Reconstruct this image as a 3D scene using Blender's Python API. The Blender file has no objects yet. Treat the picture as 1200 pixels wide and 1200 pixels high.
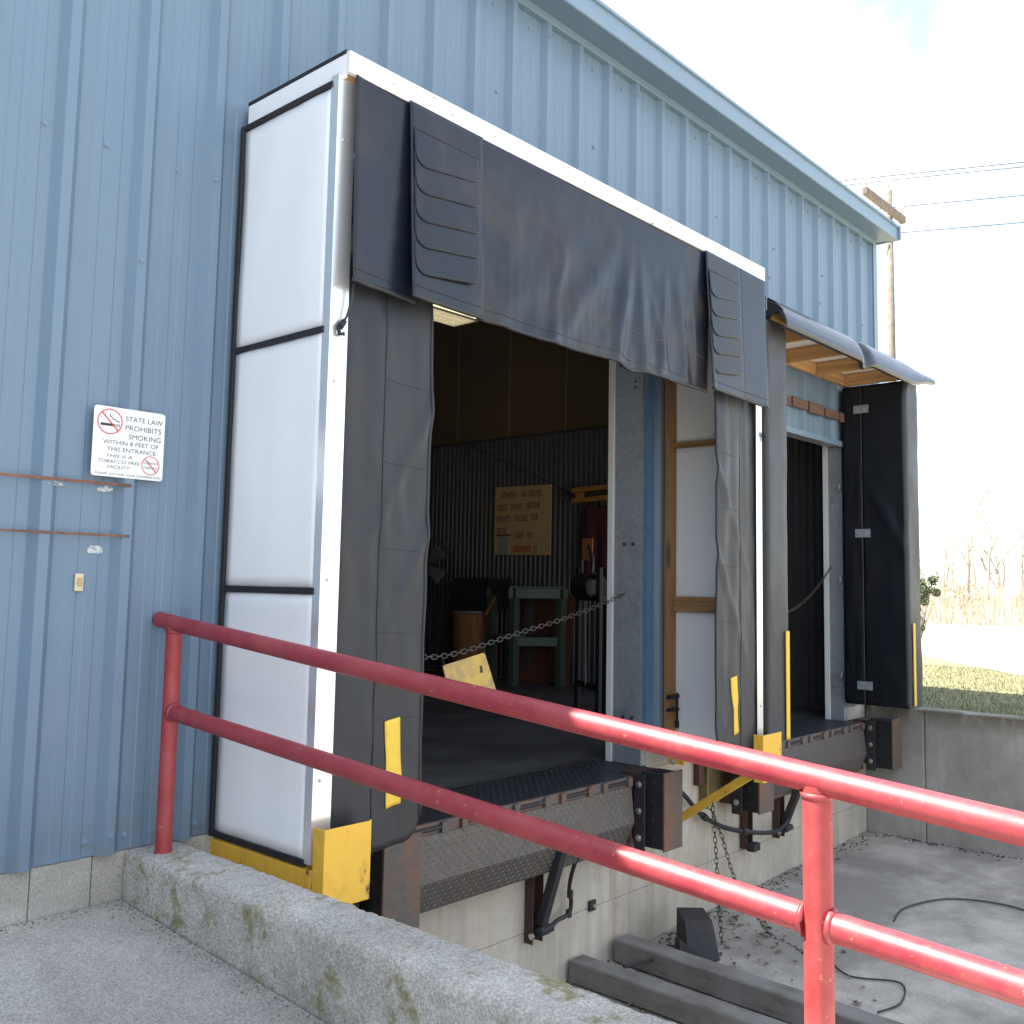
import bpy, math, random
from mathutils import Vector, Matrix, noise as mnoise

# ------------------------------------------------------------------ camera, sky, sun, exposure
SC = bpy.context.scene
COL = SC.collection
R = math.radians

cam = bpy.data.cameras.new('camera')
cam.sensor_width = 36.0
cam.lens = 34.463
cam.shift_x, cam.shift_y = -0.01922, -0.01944
cam.clip_start, cam.clip_end = 0.05, 3000
cam_ob = bpy.data.objects.new('camera', cam)
COL.objects.link(cam_ob)
_r = Vector((0.65821, -0.75265, 0.01677)); _u = Vector((-0.08177, -0.04934, 0.99543)); _f = Vector((0.74838, 0.65657, 0.09402))
cam_ob.matrix_world = Matrix(((_r.x, _u.x, -_f.x, -1.5127), (_r.y, _u.y, -_f.y, -3.6650), (_r.z, _u.z, -_f.z, 1.1444), (0, 0, 0, 1)))
SC.camera = cam_ob

SUN_TO = Vector((-0.42, 0.49, 1.0)).normalized()
world = bpy.data.worlds.new('World'); SC.world = world; world.use_nodes = True
wn, wl = world.node_tree.nodes, world.node_tree.links
sky = wn.new('ShaderNodeTexSky'); sky.sky_type = 'NISHITA'; sky.sun_disc = False
sky.sun_elevation = math.asin(SUN_TO.z); sky.sun_rotation = math.atan2(SUN_TO.x, SUN_TO.y) % (2 * math.pi)
sky.air_density = 1.0; sky.dust_density = 1.3; sky.ozone_density = 1.0; sky.altitude = 200
# thin high cloud veil over the whole sky
tc = wn.new('ShaderNodeTexCoord'); mp = wn.new('ShaderNodeMapping'); mp.inputs['Scale'].default_value = (1.2, 3.0, 5.0)
mp.inputs['Rotation'].default_value = (0.2, 0.3, 0.5)
nz = wn.new('ShaderNodeTexNoise'); nz.inputs['Scale'].default_value = 1.6; nz.inputs['Detail'].default_value = 7; nz.inputs['Roughness'].default_value = 0.62
nz.inputs['Distortion'].default_value = 0.6
cr = wn.new('ShaderNodeValToRGB'); cr.color_ramp.elements[0].position = 0.36; cr.color_ramp.elements[0].color = (0.17, 0.17, 0.17, 1)
cr.color_ramp.elements[1].position = 0.66; cr.color_ramp.elements[1].color = (0.62, 0.62, 0.62, 1)
mx = wn.new('ShaderNodeMix'); mx.data_type = 'RGBA'; mx.inputs[7].default_value = (6.4, 6.7, 7.0, 1)
bg = wn['Background']; bg.inputs[1].default_value = 0.105
wl.new(tc.outputs['Generated'], mp.inputs[0]); wl.new(mp.outputs[0], nz.inputs['Vector']); wl.new(nz.outputs['Fac'], cr.inputs[0])
wl.new(cr.outputs[0], mx.inputs[0]); wl.new(sky.outputs[0], mx.inputs[6]); wl.new(mx.outputs[2], bg.inputs[0])

sun = bpy.data.lights.new('sun', 'SUN'); sun.energy = 4.8; sun.angle = R(0.53); sun.color = (1.0, 0.94, 0.85)
sun_ob = bpy.data.objects.new('sun', sun); COL.objects.link(sun_ob)
sun_ob.rotation_euler = (-SUN_TO).to_track_quat('-Z', 'Y').to_euler()

SC.view_settings.view_transform = 'Standard'; SC.view_settings.look = 'None'
SC.view_settings.gamma = 1.0; SC.view_settings.use_curve_mapping = False
SC.view_settings.exposure = 1.95
SC.render.engine = 'CYCLES'
SC.cycles.use_denoising = True
SC.cycles.max_bounces = 10; SC.cycles.diffuse_bounces = 6; SC.cycles.glossy_bounces = 4
SC.cycles.sample_clamp_indirect = 8.0
random.seed(7)

# ------------------------------------------------------------------ mesh helpers
class MB:
    def __init__(s): s.v = []; s.f = []
    def add(s, vs, fs):
        n = len(s.v); s.v += [tuple(a) for a in vs]; s.f += [tuple(i + n for i in q) for q in fs]; return s
    def box(s, x0, x1, y0, y1, z0, z1):
        if x0 > x1: x0, x1 = x1, x0
        if y0 > y1: y0, y1 = y1, y0
        if z0 > z1: z0, z1 = z1, z0
        return s.add([(x0, y0, z0), (x1, y0, z0), (x1, y1, z0), (x0, y1, z0), (x0, y0, z1), (x1, y0, z1), (x1, y1, z1), (x0, y1, z1)],
                     [(0, 3, 2, 1), (4, 5, 6, 7), (0, 1, 5, 4), (1, 2, 6, 5), (2, 3, 7, 6), (3, 0, 4, 7)])
    def bar(s, a, b, w, h, up=(0, 0, 1)):
        a, b = Vector(a), Vector(b); d = (b - a).normalized(); up = Vector(up)
        if abs(d.dot(up)) > 0.98: up = Vector((0, 1, 0))
        r = d.cross(up).normalized(); u = r.cross(d)
        vs = [p + r * (i * w / 2) + u * (j * h / 2) for p in (a, b) for i, j in ((-1, -1), (1, -1), (1, 1), (-1, 1))]
        return s.add(vs, [(0, 1, 2, 3), (7, 6, 5, 4), (0, 4, 5, 1), (1, 5, 6, 2), (2, 6, 7, 3), (3, 7, 4, 0)])
    def tube(s, pts, rad, seg=12, cap=True):
        pts = [Vector(p) for p in pts]; n = len(pts); rads = rad if isinstance(rad, (list, tuple)) else [rad] * n
        vs, fs = [], []; prev = None
        for i, p in enumerate(pts):
            t = (pts[min(i + 1, n - 1)] - pts[max(i - 1, 0)]).normalized()
            if prev is None:
                prev = t.cross(Vector((0, 0, 1)))
                if prev.length < 0.05: prev = t.cross(Vector((0, 1, 0)))
            prev = (prev - t * prev.dot(t)).normalized(); b = t.cross(prev)
            for k in range(seg):
                a = 2 * math.pi * k / seg; vs.append(p + (prev * math.cos(a) + b * math.sin(a)) * rads[i])
        for i in range(n - 1):
            for k in range(seg):
                k2 = (k + 1) % seg; fs.append((i * seg + k, i * seg + k2, (i + 1) * seg + k2, (i + 1) * seg + k))
        if cap: fs.append(tuple(range(seg - 1, -1, -1))); fs.append(tuple((n - 1) * seg + k for k in range(seg)))
        return s.add(vs, fs)
    def grid(s, nu, nv, fn):
        vs = [fn(i / nu, j / nv) for j in range(nv + 1) for i in range(nu + 1)]
        fs = [(j * (nu + 1) + i, j * (nu + 1) + i + 1, (j + 1) * (nu + 1) + i + 1, (j + 1) * (nu + 1) + i) for j in range(nv) for i in range(nu)]
        return s.add(vs, fs)
    def prism(s, poly, a, b):
        """poly: 3-D points of a planar outline, extruded by vector (b-a)."""
        n = len(poly); d = Vector(b) - Vector(a)
        vs = [Vector(p) for p in poly] + [Vector(p) + d for p in poly]
        fs = [tuple(range(n - 1, -1, -1)), tuple(range(n, 2 * n))] + [(i, (i + 1) % n, n + (i + 1) % n, n + i) for i in range(n)]
        return s.add(vs, fs)
    def lathe(s, c, prof, seg=24):
        vs, fs = [], []
        for r, z in prof:
            for k in range(seg):
                a = 2 * math.pi * k / seg; vs.append((c[0] + r * math.cos(a), c[1] + r * math.sin(a), c[2] + z))
        for i in range(len(prof) - 1):
            for k in range(seg):
                k2 = (k + 1) % seg; fs.append((i * seg + k, i * seg + k2, (i + 1) * seg + k2, (i + 1) * seg + k))
        return s.add(vs, fs)

def wpos(o):
    p = Vector(o.location)
    while o.parent: o = o.parent; p += Vector(o.location)
    return p

def build(name, mb, mat, parent=None, smooth=False, bevel=0.0, solid=0.0, at=None, seg=2):
    """One mesh object. Vertices are given in world metres; the origin goes to `at` (or the middle of the base)."""
    if at is None:
        xs, ys, zs = zip(*mb.v)
        at = ((min(xs) + max(xs)) / 2, (min(ys) + max(ys)) / 2, min(zs))
    at = Vector(at)
    me = bpy.data.meshes.new(name)
    me.from_pydata([tuple(Vector(v) - at) for v in mb.v], [], mb.f)
    me.validate(); me.update()
    if smooth is True:
        for p in me.polygons: p.use_smooth = True
    elif smooth:
        for p in me.polygons: p.use_smooth = True
        me.set_sharp_from_angle(angle=R(smooth))
    o = bpy.data.objects.new(name, me); COL.objects.link(o)
    if mat: me.materials.append(mat)
    if parent: o.parent = parent; o.location = at - wpos(parent)
    else: o.location = at
    if solid:
        m = o.modifiers.new('solid', 'SOLIDIFY'); m.thickness = solid; m.offset = 0
    if bevel:
        m = o.modifiers.new('bevel', 'BEVEL'); m.width = bevel; m.segments = seg; m.limit_method = 'ANGLE'; m.angle_limit = R(40)
        m.harden_normals = False
    return o

def tag(o, label=None, cat=None, group=None, kind=None):
    if label: o['label'] = label
    if cat: o['category'] = cat
    if group: o['group'] = group
    if kind: o['kind'] = kind
    return o

def thing(name, loc, label, cat, group=None):
    o = bpy.data.objects.new(name, None); o.empty_display_size = 0.1; COL.objects.link(o); o.location = loc
    return tag(o, label, cat, group)

def bx(name, mat, parent, x0, x1, y0, y1, z0, z1, bevel=0.0):
    return build(name, MB().box(x0, x1, y0, y1, z0, z1), mat, parent, bevel=bevel)

def nz3(x, y, z): return mnoise.noise(Vector((x, y, z)))

# ------------------------------------------------------------------ material helpers
class Mat:
    def __init__(s, name, color=(.5, .5, .5), rough=.5, metal=0.0, spec=.5):
        s.m = bpy.data.materials.new(name); s.m.use_nodes = True; s.nt = s.m.node_tree; s.b = s.nt.nodes['Principled BSDF']
        s.b.inputs['Base Color'].default_value = (*color, 1); s.b.inputs['Roughness'].default_value = rough
        s.b.inputs['Metallic'].default_value = metal; s.b.inputs['Specular IOR Level'].default_value = spec
        s.col = color; s._pos = None
    def n(s, t): return s.nt.nodes.new(t)
    def l(s, a, b): s.nt.links.new(a, b)
    def pos(s, scale=None):
        if s._pos is None: s._pos = s.n('ShaderNodeNewGeometry').outputs['Position']
        if scale is None: return s._pos
        m = s.n('ShaderNodeMapping'); m.inputs['Scale'].default_value = scale; s.l(s._pos, m.inputs[0]); return m.outputs[0]
    def noise(s, scale, detail=5, rough=.55, sc=None, dist=0.0):
        t = s.n('ShaderNodeTexNoise'); t.inputs['Scale'].default_value = scale; t.inputs['Detail'].default_value = detail
        t.inputs['Roughness'].default_value = rough; t.inputs['Distortion'].default_value = dist
        s.l(s.pos(sc), t.inputs['Vector']); return t.outputs['Fac']
    def vor(s, scale, out='Distance', sc=None, feat='F1'):
        t = s.n('ShaderNodeTexVoronoi'); t.feature = feat; t.inputs['Scale'].default_value = scale; s.l(s.pos(sc), t.inputs['Vector']); return t.outputs[out]
    def ramp(s, fac, stops):
        r = s.n('ShaderNodeValToRGB'); e = r.color_ramp.elements
        while len(e) < len(stops): e.new(0.5)
        for k, (p, c) in enumerate(stops):
            e[k].position = p; e[k].color = (*c, 1) if isinstance(c, tuple) else (c, c, c, 1)
        s.l(fac, r.inputs[0]); return r.outputs[0]
    def mix(s, fac, a, b, mode='MIX'):
        m = s.n('ShaderNodeMix'); m.data_type = 'RGBA'; m.blend_type = mode
        for v, k in ((fac, 0), (a, 6), (b, 7)):
            if isinstance(v, bpy.types.NodeSocket): s.l(v, m.inputs[k])
            elif isinstance(v, tuple): m.inputs[k].default_value = (*v, 1)
            else: m.inputs[k].default_value = v if k == 0 else (v, v, v, 1)
        return m.outputs[2]
    def math(s, op, a, b=0.0):
        m = s.n('ShaderNodeMath'); m.operation = op
        for v, k in ((a, 0), (b, 1)):
            if isinstance(v, bpy.types.NodeSocket): s.l(v, m.inputs[k])
            else: m.inputs[k].default_value = v
        return m.outputs[0]
    def sep(s, axis):
        x = s.n('ShaderNodeSeparateXYZ'); s.l(s.pos(), x.inputs[0]); return x.outputs[axis]
    def color(s, c): s.l(c, s.b.inputs['Base Color']); return s
    def rough(s, c): s.l(c, s.b.inputs['Roughness']); return s
    def bump(s, h, strength=.3, dist=.01):
        b = s.n('ShaderNodeBump'); b.inputs['Strength'].default_value = strength; b.inputs['Distance'].default_value = dist
        s.l(h, b.inputs['Height']); s.l(b.outputs[0], s.b.inputs['Normal']); return s

def mul(c, k): return tuple(x * k for x in c)

def painted(name, c, rough=.42, vary=.12, streak=.12, spec=.5, dust=(.35, .34, .32), dust_amt=.10, stri=0.0, dent=.12, foot=None):
    m = Mat(name, c, rough, spec=spec)
    a = m.noise(2.2, 6, .6); st = m.noise(9, 4, .6, sc=(1, 1, .06)); fine = m.noise(60, 3, .6)
    col = m.mix(a, mul(c, 1 - vary), mul(c, 1 + vary))
    col = m.mix(m.math('MULTIPLY', m.ramp(st, [(.45, 0.0), (.8, 1.0)]), streak), col, mul(c, .62))
    col = m.mix(m.math('MULTIPLY', m.ramp(fine, [(.5, 0.0), (.75, 1.0)]), dust_amt), col, dust)
    if foot is not None:   # splashed dirt low on the wall
        bz = m.n('ShaderNodeMapRange'); bz.inputs[1].default_value = foot + .30; bz.inputs[2].default_value = foot; m.l(m.sep('Z'), bz.inputs[0])
        col = m.mix(m.math('MULTIPLY', m.math('MULTIPLY', bz.outputs[0], m.ramp(m.noise(12, 6, .7), [(.42, 0.0), (.65, 1.0)])), .55), col, (.16, .145, .12))
    if stri:
        wv = m.n('ShaderNodeTexWave'); wv.inputs['Scale'].default_value = 26; wv.inputs['Distortion'].default_value = 1.0; wv.inputs['Detail'].default_value = 2; m.l(m.pos((1, .2, .004)), wv.inputs['Vector'])
        col = m.mix(m.math('MULTIPLY', wv.outputs['Fac'], stri), col, mul(c, 1.5))
    m.color(col); m.rough(m.ramp(a, [(.2, rough - .08), (.8, rough + .12)]))
    m.bump(m.noise(3.2, 3, .5, sc=(1, 1, .35)), dent, .02)
    return m.m

def chipped(name, c, under, rough=.38, thr=.63, scale=14, spec=.5, vary=.12, sc=None, bump=.15, halo=.35, fade=None):
    m = Mat(name, c, rough, spec=spec)
    a = m.noise(3, 5, .6); ns = m.noise(scale, 9, .74, sc=sc); chip = m.ramp(ns, [(thr, 0.0), (thr + .03, 1.0)]); ring_ = m.ramp(ns, [(thr - .09, 0.0), (thr, 1.0)])
    col = m.mix(a, mul(c, 1 - vary), mul(c, 1 + vary)); un = m.mix(m.noise(40, 4), mul(under, .6), mul(under, 1.3))
    if fade:
        col = m.mix(m.math('MULTIPLY', m.ramp(m.noise(8, 7, .7), [(.40, 0.0), (.66, 1.0)]), .6), col, fade)
        fine = m.ramp(m.noise(60, 7, .75), [(.635, 0.0), (.655, 1.0)]); col = m.mix(m.math('MULTIPLY', fine, .9), col, under)
    col = m.mix(m.math('MULTIPLY', m.ramp(m.noise(18, 6, .7), [(.5, 0.0), (.72, 1.0)]), .22), col, mul(c, .55))
    col = m.mix(m.math('MULTIPLY', ring_, halo), col, tuple(.5 * p + .5 * q for p, q in zip(mul(c, .6), under)))
    m.color(m.mix(chip, col, un)); m.rough(m.mix(chip, m.ramp(m.noise(9, 6, .7), [(.3, rough - .08), (.7, rough + .14)]), .85)); m.bump(m.mix(.35, m.mix(chip, 1.0, 0.0), m.noise(60, 4, .6)), bump, .002)
    return m.m

def rusty(name, dark, rust, amt=.5, rough=.72, metal=0.0, sc=(1, 1, .35)):
    m = Mat(name, dark, rough, metal)
    a = m.ramp(m.noise(6, 8, .68, sc=sc, dist=.4), [(amt - .12, 0.0), (amt + .16, 1.0)])
    d = m.mix(m.noise(25, 5), mul(dark, .65), mul(dark, 1.45)); r = m.mix(m.noise(34, 6, .7), mul(rust, .45), mul(rust, 1.35))
    m.color(m.mix(a, d, r)); m.bump(m.noise(70, 6, .7), .25, .004)
    return m.m

def concrete(name, c, agg=.35, moss=0.0, stain=.3, pits=0.3, rust=0.0, bump=.35, form=0.0, agg_scale=230, topband=None):
    m = Mat(name, c, .9, spec=.25)
    big = m.noise(1.3, 6, .62); mid = m.noise(9, 6, .65); v = m.vor(agg_scale, 'Color'); vb = m.n('ShaderNodeRGBToBW'); m.l(v, vb.inputs[0])
    fine = m.noise(140, 3, .7)
    col = m.mix(mid, mul(c, .74), mul(c, 1.22)); col = m.mix(m.math('MULTIPLY', m.ramp(big, [(.42, 1.0), (.62, 0.0)]), stain), col, mul(c, .5))
    sp = m.ramp(vb.outputs[0], [(.18, (.25, .24, .23)), (.5, (.5, .5, .5)), (.86, (.84, .84, .84))])
    col = m.mix(agg, col, sp, 'OVERLAY')
    spk = m.math('MULTIPLY', m.ramp(m.vor(105), [(.13, 1.0), (.22, 0.0)]), m.ramp(m.noise(28, 4, .6), [(.46, 0.0), (.58, 1.0)])); col = m.mix(m.math('MULTIPLY', spk, min(1.0, agg * 1.3)), col, (.70, .69, .66))
    dsp = m.math('MULTIPLY', m.ramp(m.vor(80, sc=(1.13, .91, 1.07)), [(.12, 1.0), (.2, 0.0)]), m.ramp(m.noise(21, 4, .6), [(.5, 0.0), (.6, 1.0)])); col = m.mix(m.math('MULTIPLY', dsp, min(1.0, agg)), col, mul(c, .3))
    pit = m.ramp(m.vor(38), [(.10, 1.0), (.17, 0.0)]); col = m.mix(m.math('MULTIPLY', m.math('MULTIPLY', pit, m.ramp(m.noise(4, 3), [(.5, 0.0), (.62, 1.0)])), pits), col, mul(c, .3))
    if form:
        fb = m.noise(14, 4, .6, sc=(1, 1, .05)); col = m.mix(m.math('MULTIPLY', m.ramp(fb, [(.42, 1.0), (.6, 0.0)]), form), col, mul(c, .62))
    if rust:
        rs = m.ramp(m.noise(3.1, 5, .6, sc=(2.2, 1, .09)), [(.56, 0.0), (.74, 1.0)]); col = m.mix(m.math('MULTIPLY', rs, rust), col, (.42, .24, .11))
    if moss:
        ms = m.ramp(m.noise(6.5, 9, .74), [(.53, 0.0), (.63, 1.0)]); col = m.mix(m.math('MULTIPLY', ms, moss), col, (.20, .18, .045))
        li = m.ramp(m.vor(60), [(.18, 1.0), (.3, 0.0)]); col = m.mix(m.math('MULTIPLY', li, m.math('MULTIPLY', m.ramp(m.noise(5, 4), [(.5, 0.0), (.6, 1.0)]), .55)), col, (.62, .63, .62))
    if topband:
        bz = m.n('ShaderNodeMapRange'); bz.inputs[1].default_value = topband - .16; bz.inputs[2].default_value = topband; m.l(m.sep('Z'), bz.inputs[0])
        tb_ = m.math('MULTIPLY', m.math('MULTIPLY', bz.outputs[0], m.ramp(m.noise(5, 6, .65, sc=(1, 1, .4)), [(.38, 0.0), (.55, 1.0)])), .8); col = m.mix(tb_, col, (.10, .085, .045))
    m.color(col); m.bump(m.mix(.5, fine, m.mix(.5, vb.outputs[0], mid)), bump, .012)
    return m.m

def wood(name, c, axis, knots=True, rough=.65, grey=0.0):
    m = Mat(name, c, rough, spec=.3)
    sc = {'x': (.35, 9, 9), 'y': (9, .35, 9), 'z': (9, 9, .35)}[axis]
    g = m.noise(3.5, 7, .6, sc=sc, dist=1.2); f = m.noise(16, 4, .6, sc=sc)
    col = m.ramp(g, [(.3, mul(c, .62)), (.5, c), (.72, mul(c, 1.22))]); col = m.mix(m.math('MULTIPLY', m.ramp(f, [(.5, 0.0), (.8, 1.0)]), .4), col, mul(c, .5))
    if knots:
        k = m.ramp(m.vor(2.6, sc=tuple(x if x > 1 else x * 4 for x in mul(sc, .25))), [(.06, 1.0), (.12, 0.0)]); col = m.mix(m.math('MULTIPLY', k, .75), col, mul(c, .3))
    if grey: col = m.mix(m.math('MULTIPLY', m.ramp(m.noise(30, 5, .7, sc=tuple(x if x > 1 else x * .5 for x in sc)), [(.56, 0.0), (.64, 1.0)]), .8), col, mul(c, .25))
    if grey: col = m.mix(m.math('MULTIPLY', m.ramp(m.noise(5, 6), [(.3, 0.0), (.6, 1.0)]), grey), col, (.30, .29, .27))
    m.color(col); m.bump(g, .2, .004)
    return m.m

def vinyl(name, c=(.022, .025, .034), dirt=(.085, .068, .052), amt=.5, rough=.42, grain=.35):
    m = Mat(name, c, rough, spec=.36)
    d = m.ramp(m.noise(2.4, 7, .66, sc=(1, 1, .75), dist=.5), [(amt - .06, 0.0), (amt + .2, 1.0)]); sc = m.ramp(m.noise(22, 6, .7, sc=(1, 1, .3)), [(.62, 0.0), (.74, 1.0)])
    col = m.mix(m.noise(3, 4), mul(c, .8), mul(c, 1.3)); col = m.mix(m.math('MULTIPLY', d, .75), col, dirt)
    col = m.mix(m.math('MULTIPLY', m.math('MULTIPLY', sc, d), .5), col, mul(dirt, 1.9))
    m.color(col); m.rough(m.mix(d, rough, rough + .22)); m.bump(m.mix(grain, m.noise(9, 5, .6), m.noise(320, 2)), .1 if grain else .05, .006)
    return m.m

M = {}
M['blue'] = painted('blue_siding_paint', (.144, .214, .288), .42, vary=.10, streak=.16, dust_amt=.06, stri=.09, dent=.3, foot=.13)
M['blue_trim'] = painted('blue_trim_paint', (.175, .255, .335), .42, streak=.05)
M['blue_jamb'] = chipped('blue_jamb_paint', (.10, .20, .32), (.55, .55, .52), .45, .64, 9, sc=(6, 6, .35))
M['white_sheet'] = painted('white_sheet', (.90, .905, .90), .5, .02, .025, dust_amt=.03)
M['white_board'] = chipped('white_painted_board', (.80, .80, .78), (.16, .15, .15), .6, .64, 8, vary=.03, sc=(1, 1, 3))
M['white_steel'] = painted('white_steel', (.72, .72, .70), .45, .05, .2)
M['black_tape'] = chipped('black_tape', (.018, .017, .018), (.16, .14, .13), .55, .7, 20)
M['vinyl'] = vinyl('black_vinyl', (.010, .014, .023), (.055, .045, .036), .54, .30)
M['vinyl_clean'] = vinyl('black_vinyl_clean', (.008, .009, .013), (.025, .025, .03), .62, .38)
M['vinyl_grey'] = vinyl('grey_vinyl', (.036, .037, .042), (.068, .061, .055), .48, .41)
M['vinyl_worn'] = vinyl('worn_vinyl', (.021, .024, .031), (.050, .044, .039), .50, .39)
M['vinyl_gloss'] = vinyl('glossy_vinyl', (.030, .036, .050), (.05, .047, .05), .72, .20, grain=0.0)
M['stitch'] = Mat('pale_thread', (.16, .16, .17), .8).m
M['yellow'] = chipped('yellow_paint', (.82, .47, .05), (.15, .06, .025), .5, .605, 11, vary=.06, sc=(1, 1, .5), halo=.22)
M['yellow_tape'] = chipped('yellow_vinyl', (.80, .52, .05), (.45, .28, .04), .55, .7, 20, vary=.06)
M['red'] = chipped('red_paint', (.28, .022, .034), (.50, .20, .11), .46, .645, 20, spec=.7, vary=.12, bump=.45, halo=.15, fade=(.40, .075, .075))
M['red_post'] = chipped('red_paint_post', (.32, .034, .036), (.48, .24, .13), .48, .655, 20, spec=.5, vary=.12, bump=.45, halo=.15, fade=(.42, .085, .08))
M['steel_rust'] = rusty('rusted_steel', (.10, .088, .080), (.22, .10, .05), .54)
M['steel_brown'] = rusty('brown_steel', (.045, .030, .026), (.13, .055, .032), .5)
M['steel_dark'] = rusty('dark_steel', (.026, .024, .026), (.07, .045, .035), .6)
M['tread'] = rusty('tread_plate_steel', (.105, .094, .086), (.14, .11, .09), .5, .5, .35)
M['tread_lug'] = rusty('worn_tread_lug', (.20, .18, .165), (.17, .135, .11), .55, .42, .45)
M['tread_dark'] = rusty('tread_plate_dark', (.040, .046, .056), (.06, .055, .055), .55, .45, .35)
M['rubber'] = rusty('black_rubber', (.013, .013, .015), (.03, .028, .027), .6, .8)
M['bolt'] = Mat('zinc_bolt', (.55, .55, .54), .38, .8).m
M['chain'] = Mat('chain_steel', (.13, .12, .11), .5, .7).m
M['chain_rust'] = Mat('chain_rust', (.07, .055, .045), .7, .3).m
M['cable'] = Mat('black_cable', (.02, .02, .022), .5).m
M['green_cable'] = Mat('green_cable', (.03, .055, .03), .5).m
def galv(name, c, rough, smudge=.4, metal=.4):
    m = Mat(name, c, rough, metal)
    v = m.vor(55, 'Color'); w = m.n('ShaderNodeRGBToBW'); m.l(v, w.inputs[0])
    col = m.mix(w.outputs[0], mul(c, .86), mul(c, 1.12)); s = m.ramp(m.noise(5, 6, .65), [(.52, 0.0), (.72, 1.0)])
    m.color(m.mix(m.math('MULTIPLY', s, smudge), col, mul(c, .35))); m.rough(m.mix(w.outputs[0], rough - .05, rough + .1)); return m.m
M['galv'] = galv('galvanised_steel', (.36, .39, .42), .42)
M['corner_metal'] = Mat('bright_corner_metal', (.90, .905, .91), .30, .75).m
M['conc_wall'] = concrete('dock_wall_concrete', (.60, .53, .43), .12, stain=.5, rust=.8, form=.4, bump=.2, pits=.7)
M['conc_curb'] = concrete('curb_concrete', (.56, .53, .47), .42, moss=.8, stain=.55, pits=.9, bump=.7, agg_scale=170)
M['conc_found'] = concrete('foundation_concrete', (.48, .445, .39), .3, stain=.45, pits=.9, bump=.4)
M['conc_land'] = concrete('landing_concrete', (.50, .465, .415), .42, stain=.5, pits=.7, bump=.6, agg_scale=190)
M['conc_pit'] = concrete('pit_concrete', (.49, .45, .395), .3, stain=.9, pits=.3, bump=.35)
M['conc_ret'] = concrete('retaining_concrete', (.42, .385, .34), .22, stain=.5, pits=.9, form=.25, bump=.3, topband=.10)
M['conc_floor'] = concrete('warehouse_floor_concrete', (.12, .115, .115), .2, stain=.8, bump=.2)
M['asphalt'] = concrete('asphalt', (.10, .10, .10), .5, stain=.2)
for ax in 'xyz':
    M['pine_' + ax] = wood('pine_' + ax, (.52, .30, .125), ax)
    M['tan_' + ax] = wood('aged_pine_' + ax, (.36, .20, .085), ax)
    M['grey_' + ax] = wood('weathered_timber_' + ax, (.17, .15, .13), ax, False, .85, .5)
M['redwood'] = wood('red_brown_block', (.165, .10, .072), 'x', False)
M['pole'] = wood('pole_wood', (.15, .115, .09), 'z', False, .85, .3)
M['green'] = chipped('green_paint', (.055, .078, .062), (.2, .16, .1), .5, .68, 12)
M['drum'] = wood('fibre_drum', (.30, .12, .045), 'z', False)
M['drum_rim'] = Mat('drum_rim', (.35, .35, .36), .4, .8).m
M['hardboard'] = wood('hardboard', (.16, .065, .04), 'z', False)
M['black'] = Mat('matt_black', (.012, .012, .013), .6).m
M['dark_grey'] = Mat('dark_grey', (.05, .05, .052), .5).m
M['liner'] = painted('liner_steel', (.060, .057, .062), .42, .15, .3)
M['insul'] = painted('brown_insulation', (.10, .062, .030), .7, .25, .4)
M['insul_seam'] = Mat('insulation_seam', (.22, .15, .08), .6).m
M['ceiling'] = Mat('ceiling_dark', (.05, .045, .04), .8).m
M['sign_white'] = Mat('sign_white', (.80, .80, .79), .35).m
M['ink'] = Mat('sign_ink', (.03, .03, .035), .5).m
M['sign_red'] = Mat('sign_red', (.62, .06, .05), .45).m
M['sign_tan'] = Mat('sign_tan', (.52, .34, .17), .6).m
M['orange'] = Mat('orange_label', (.42, .15, .05), .6).m
M['paper'] = Mat('green_paper', (.26, .31, .22), .7).m
M['residue'] = chipped('adhesive_residue', (.62, .62, .60), (.20, .30, .40), .8, .55, 40)
M['rust_strip'] = rusty('rust_strip', (.10, .055, .04), (.26, .12, .07), .45)
M['cream'] = Mat('cream_plastic', (.62, .55, .38), .5).m
M['maroon'] = Mat('maroon_cloth', (.075, .016, .022), .8).m
M['amber'] = chipped('amber_paint', (.40, .19, .03), (.1, .06, .03), .5, .62, 8)
M['blue_hose'] = Mat('blue_hose', (.05, .06, .16), .4).m
M['insulator'] = Mat('porcelain', (.55, .55, .54), .2).m
M['wire'] = Mat('line_wire', (.06, .06, .065), .7).m
def tagyellow():
    m = Mat('dirty_yellow_board', (.58, .38, .10), .6); d = m.ramp(m.noise(9, 7, .7, dist=.5), [(.42, 0.0), (.66, 1.0)])
    m.color(m.mix(m.math('MULTIPLY', d, .8), (.60, .40, .09), (.20, .17, .14))); return m.m
M['tag'] = tagyellow()
m = Mat('fluorescent_diffuser', (.9, .9, .85), .4); m.b.inputs['Emission Color'].default_value = (1.0, .84, .50, 1); m.b.inputs['Emission Strength'].default_value = .42
M['lamp'] = m.m

# ------------------------------------------------------------------ ground and terrain
def grassmat(name, c1, c2, c3):
    m = Mat(name, c1, .9, spec=.15); a = m.noise(1.1, 7, .65); b = m.noise(30, 5, .7); m.color(m.mix(m.ramp(b, [(.35, 0.0), (.7, 1.0)]), m.mix(a, c1, c2), c3)); m.bump(b, .6, .05); return m.m
M['lawn'] = grassmat('lawn_grass', (.11, .125, .055), (.22, .205, .11), (.31, .28, .17))
M['field'] = grassmat('dry_field', (.44, .40, .30), (.50, .46, .36), (.38, .34, .23))

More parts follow.
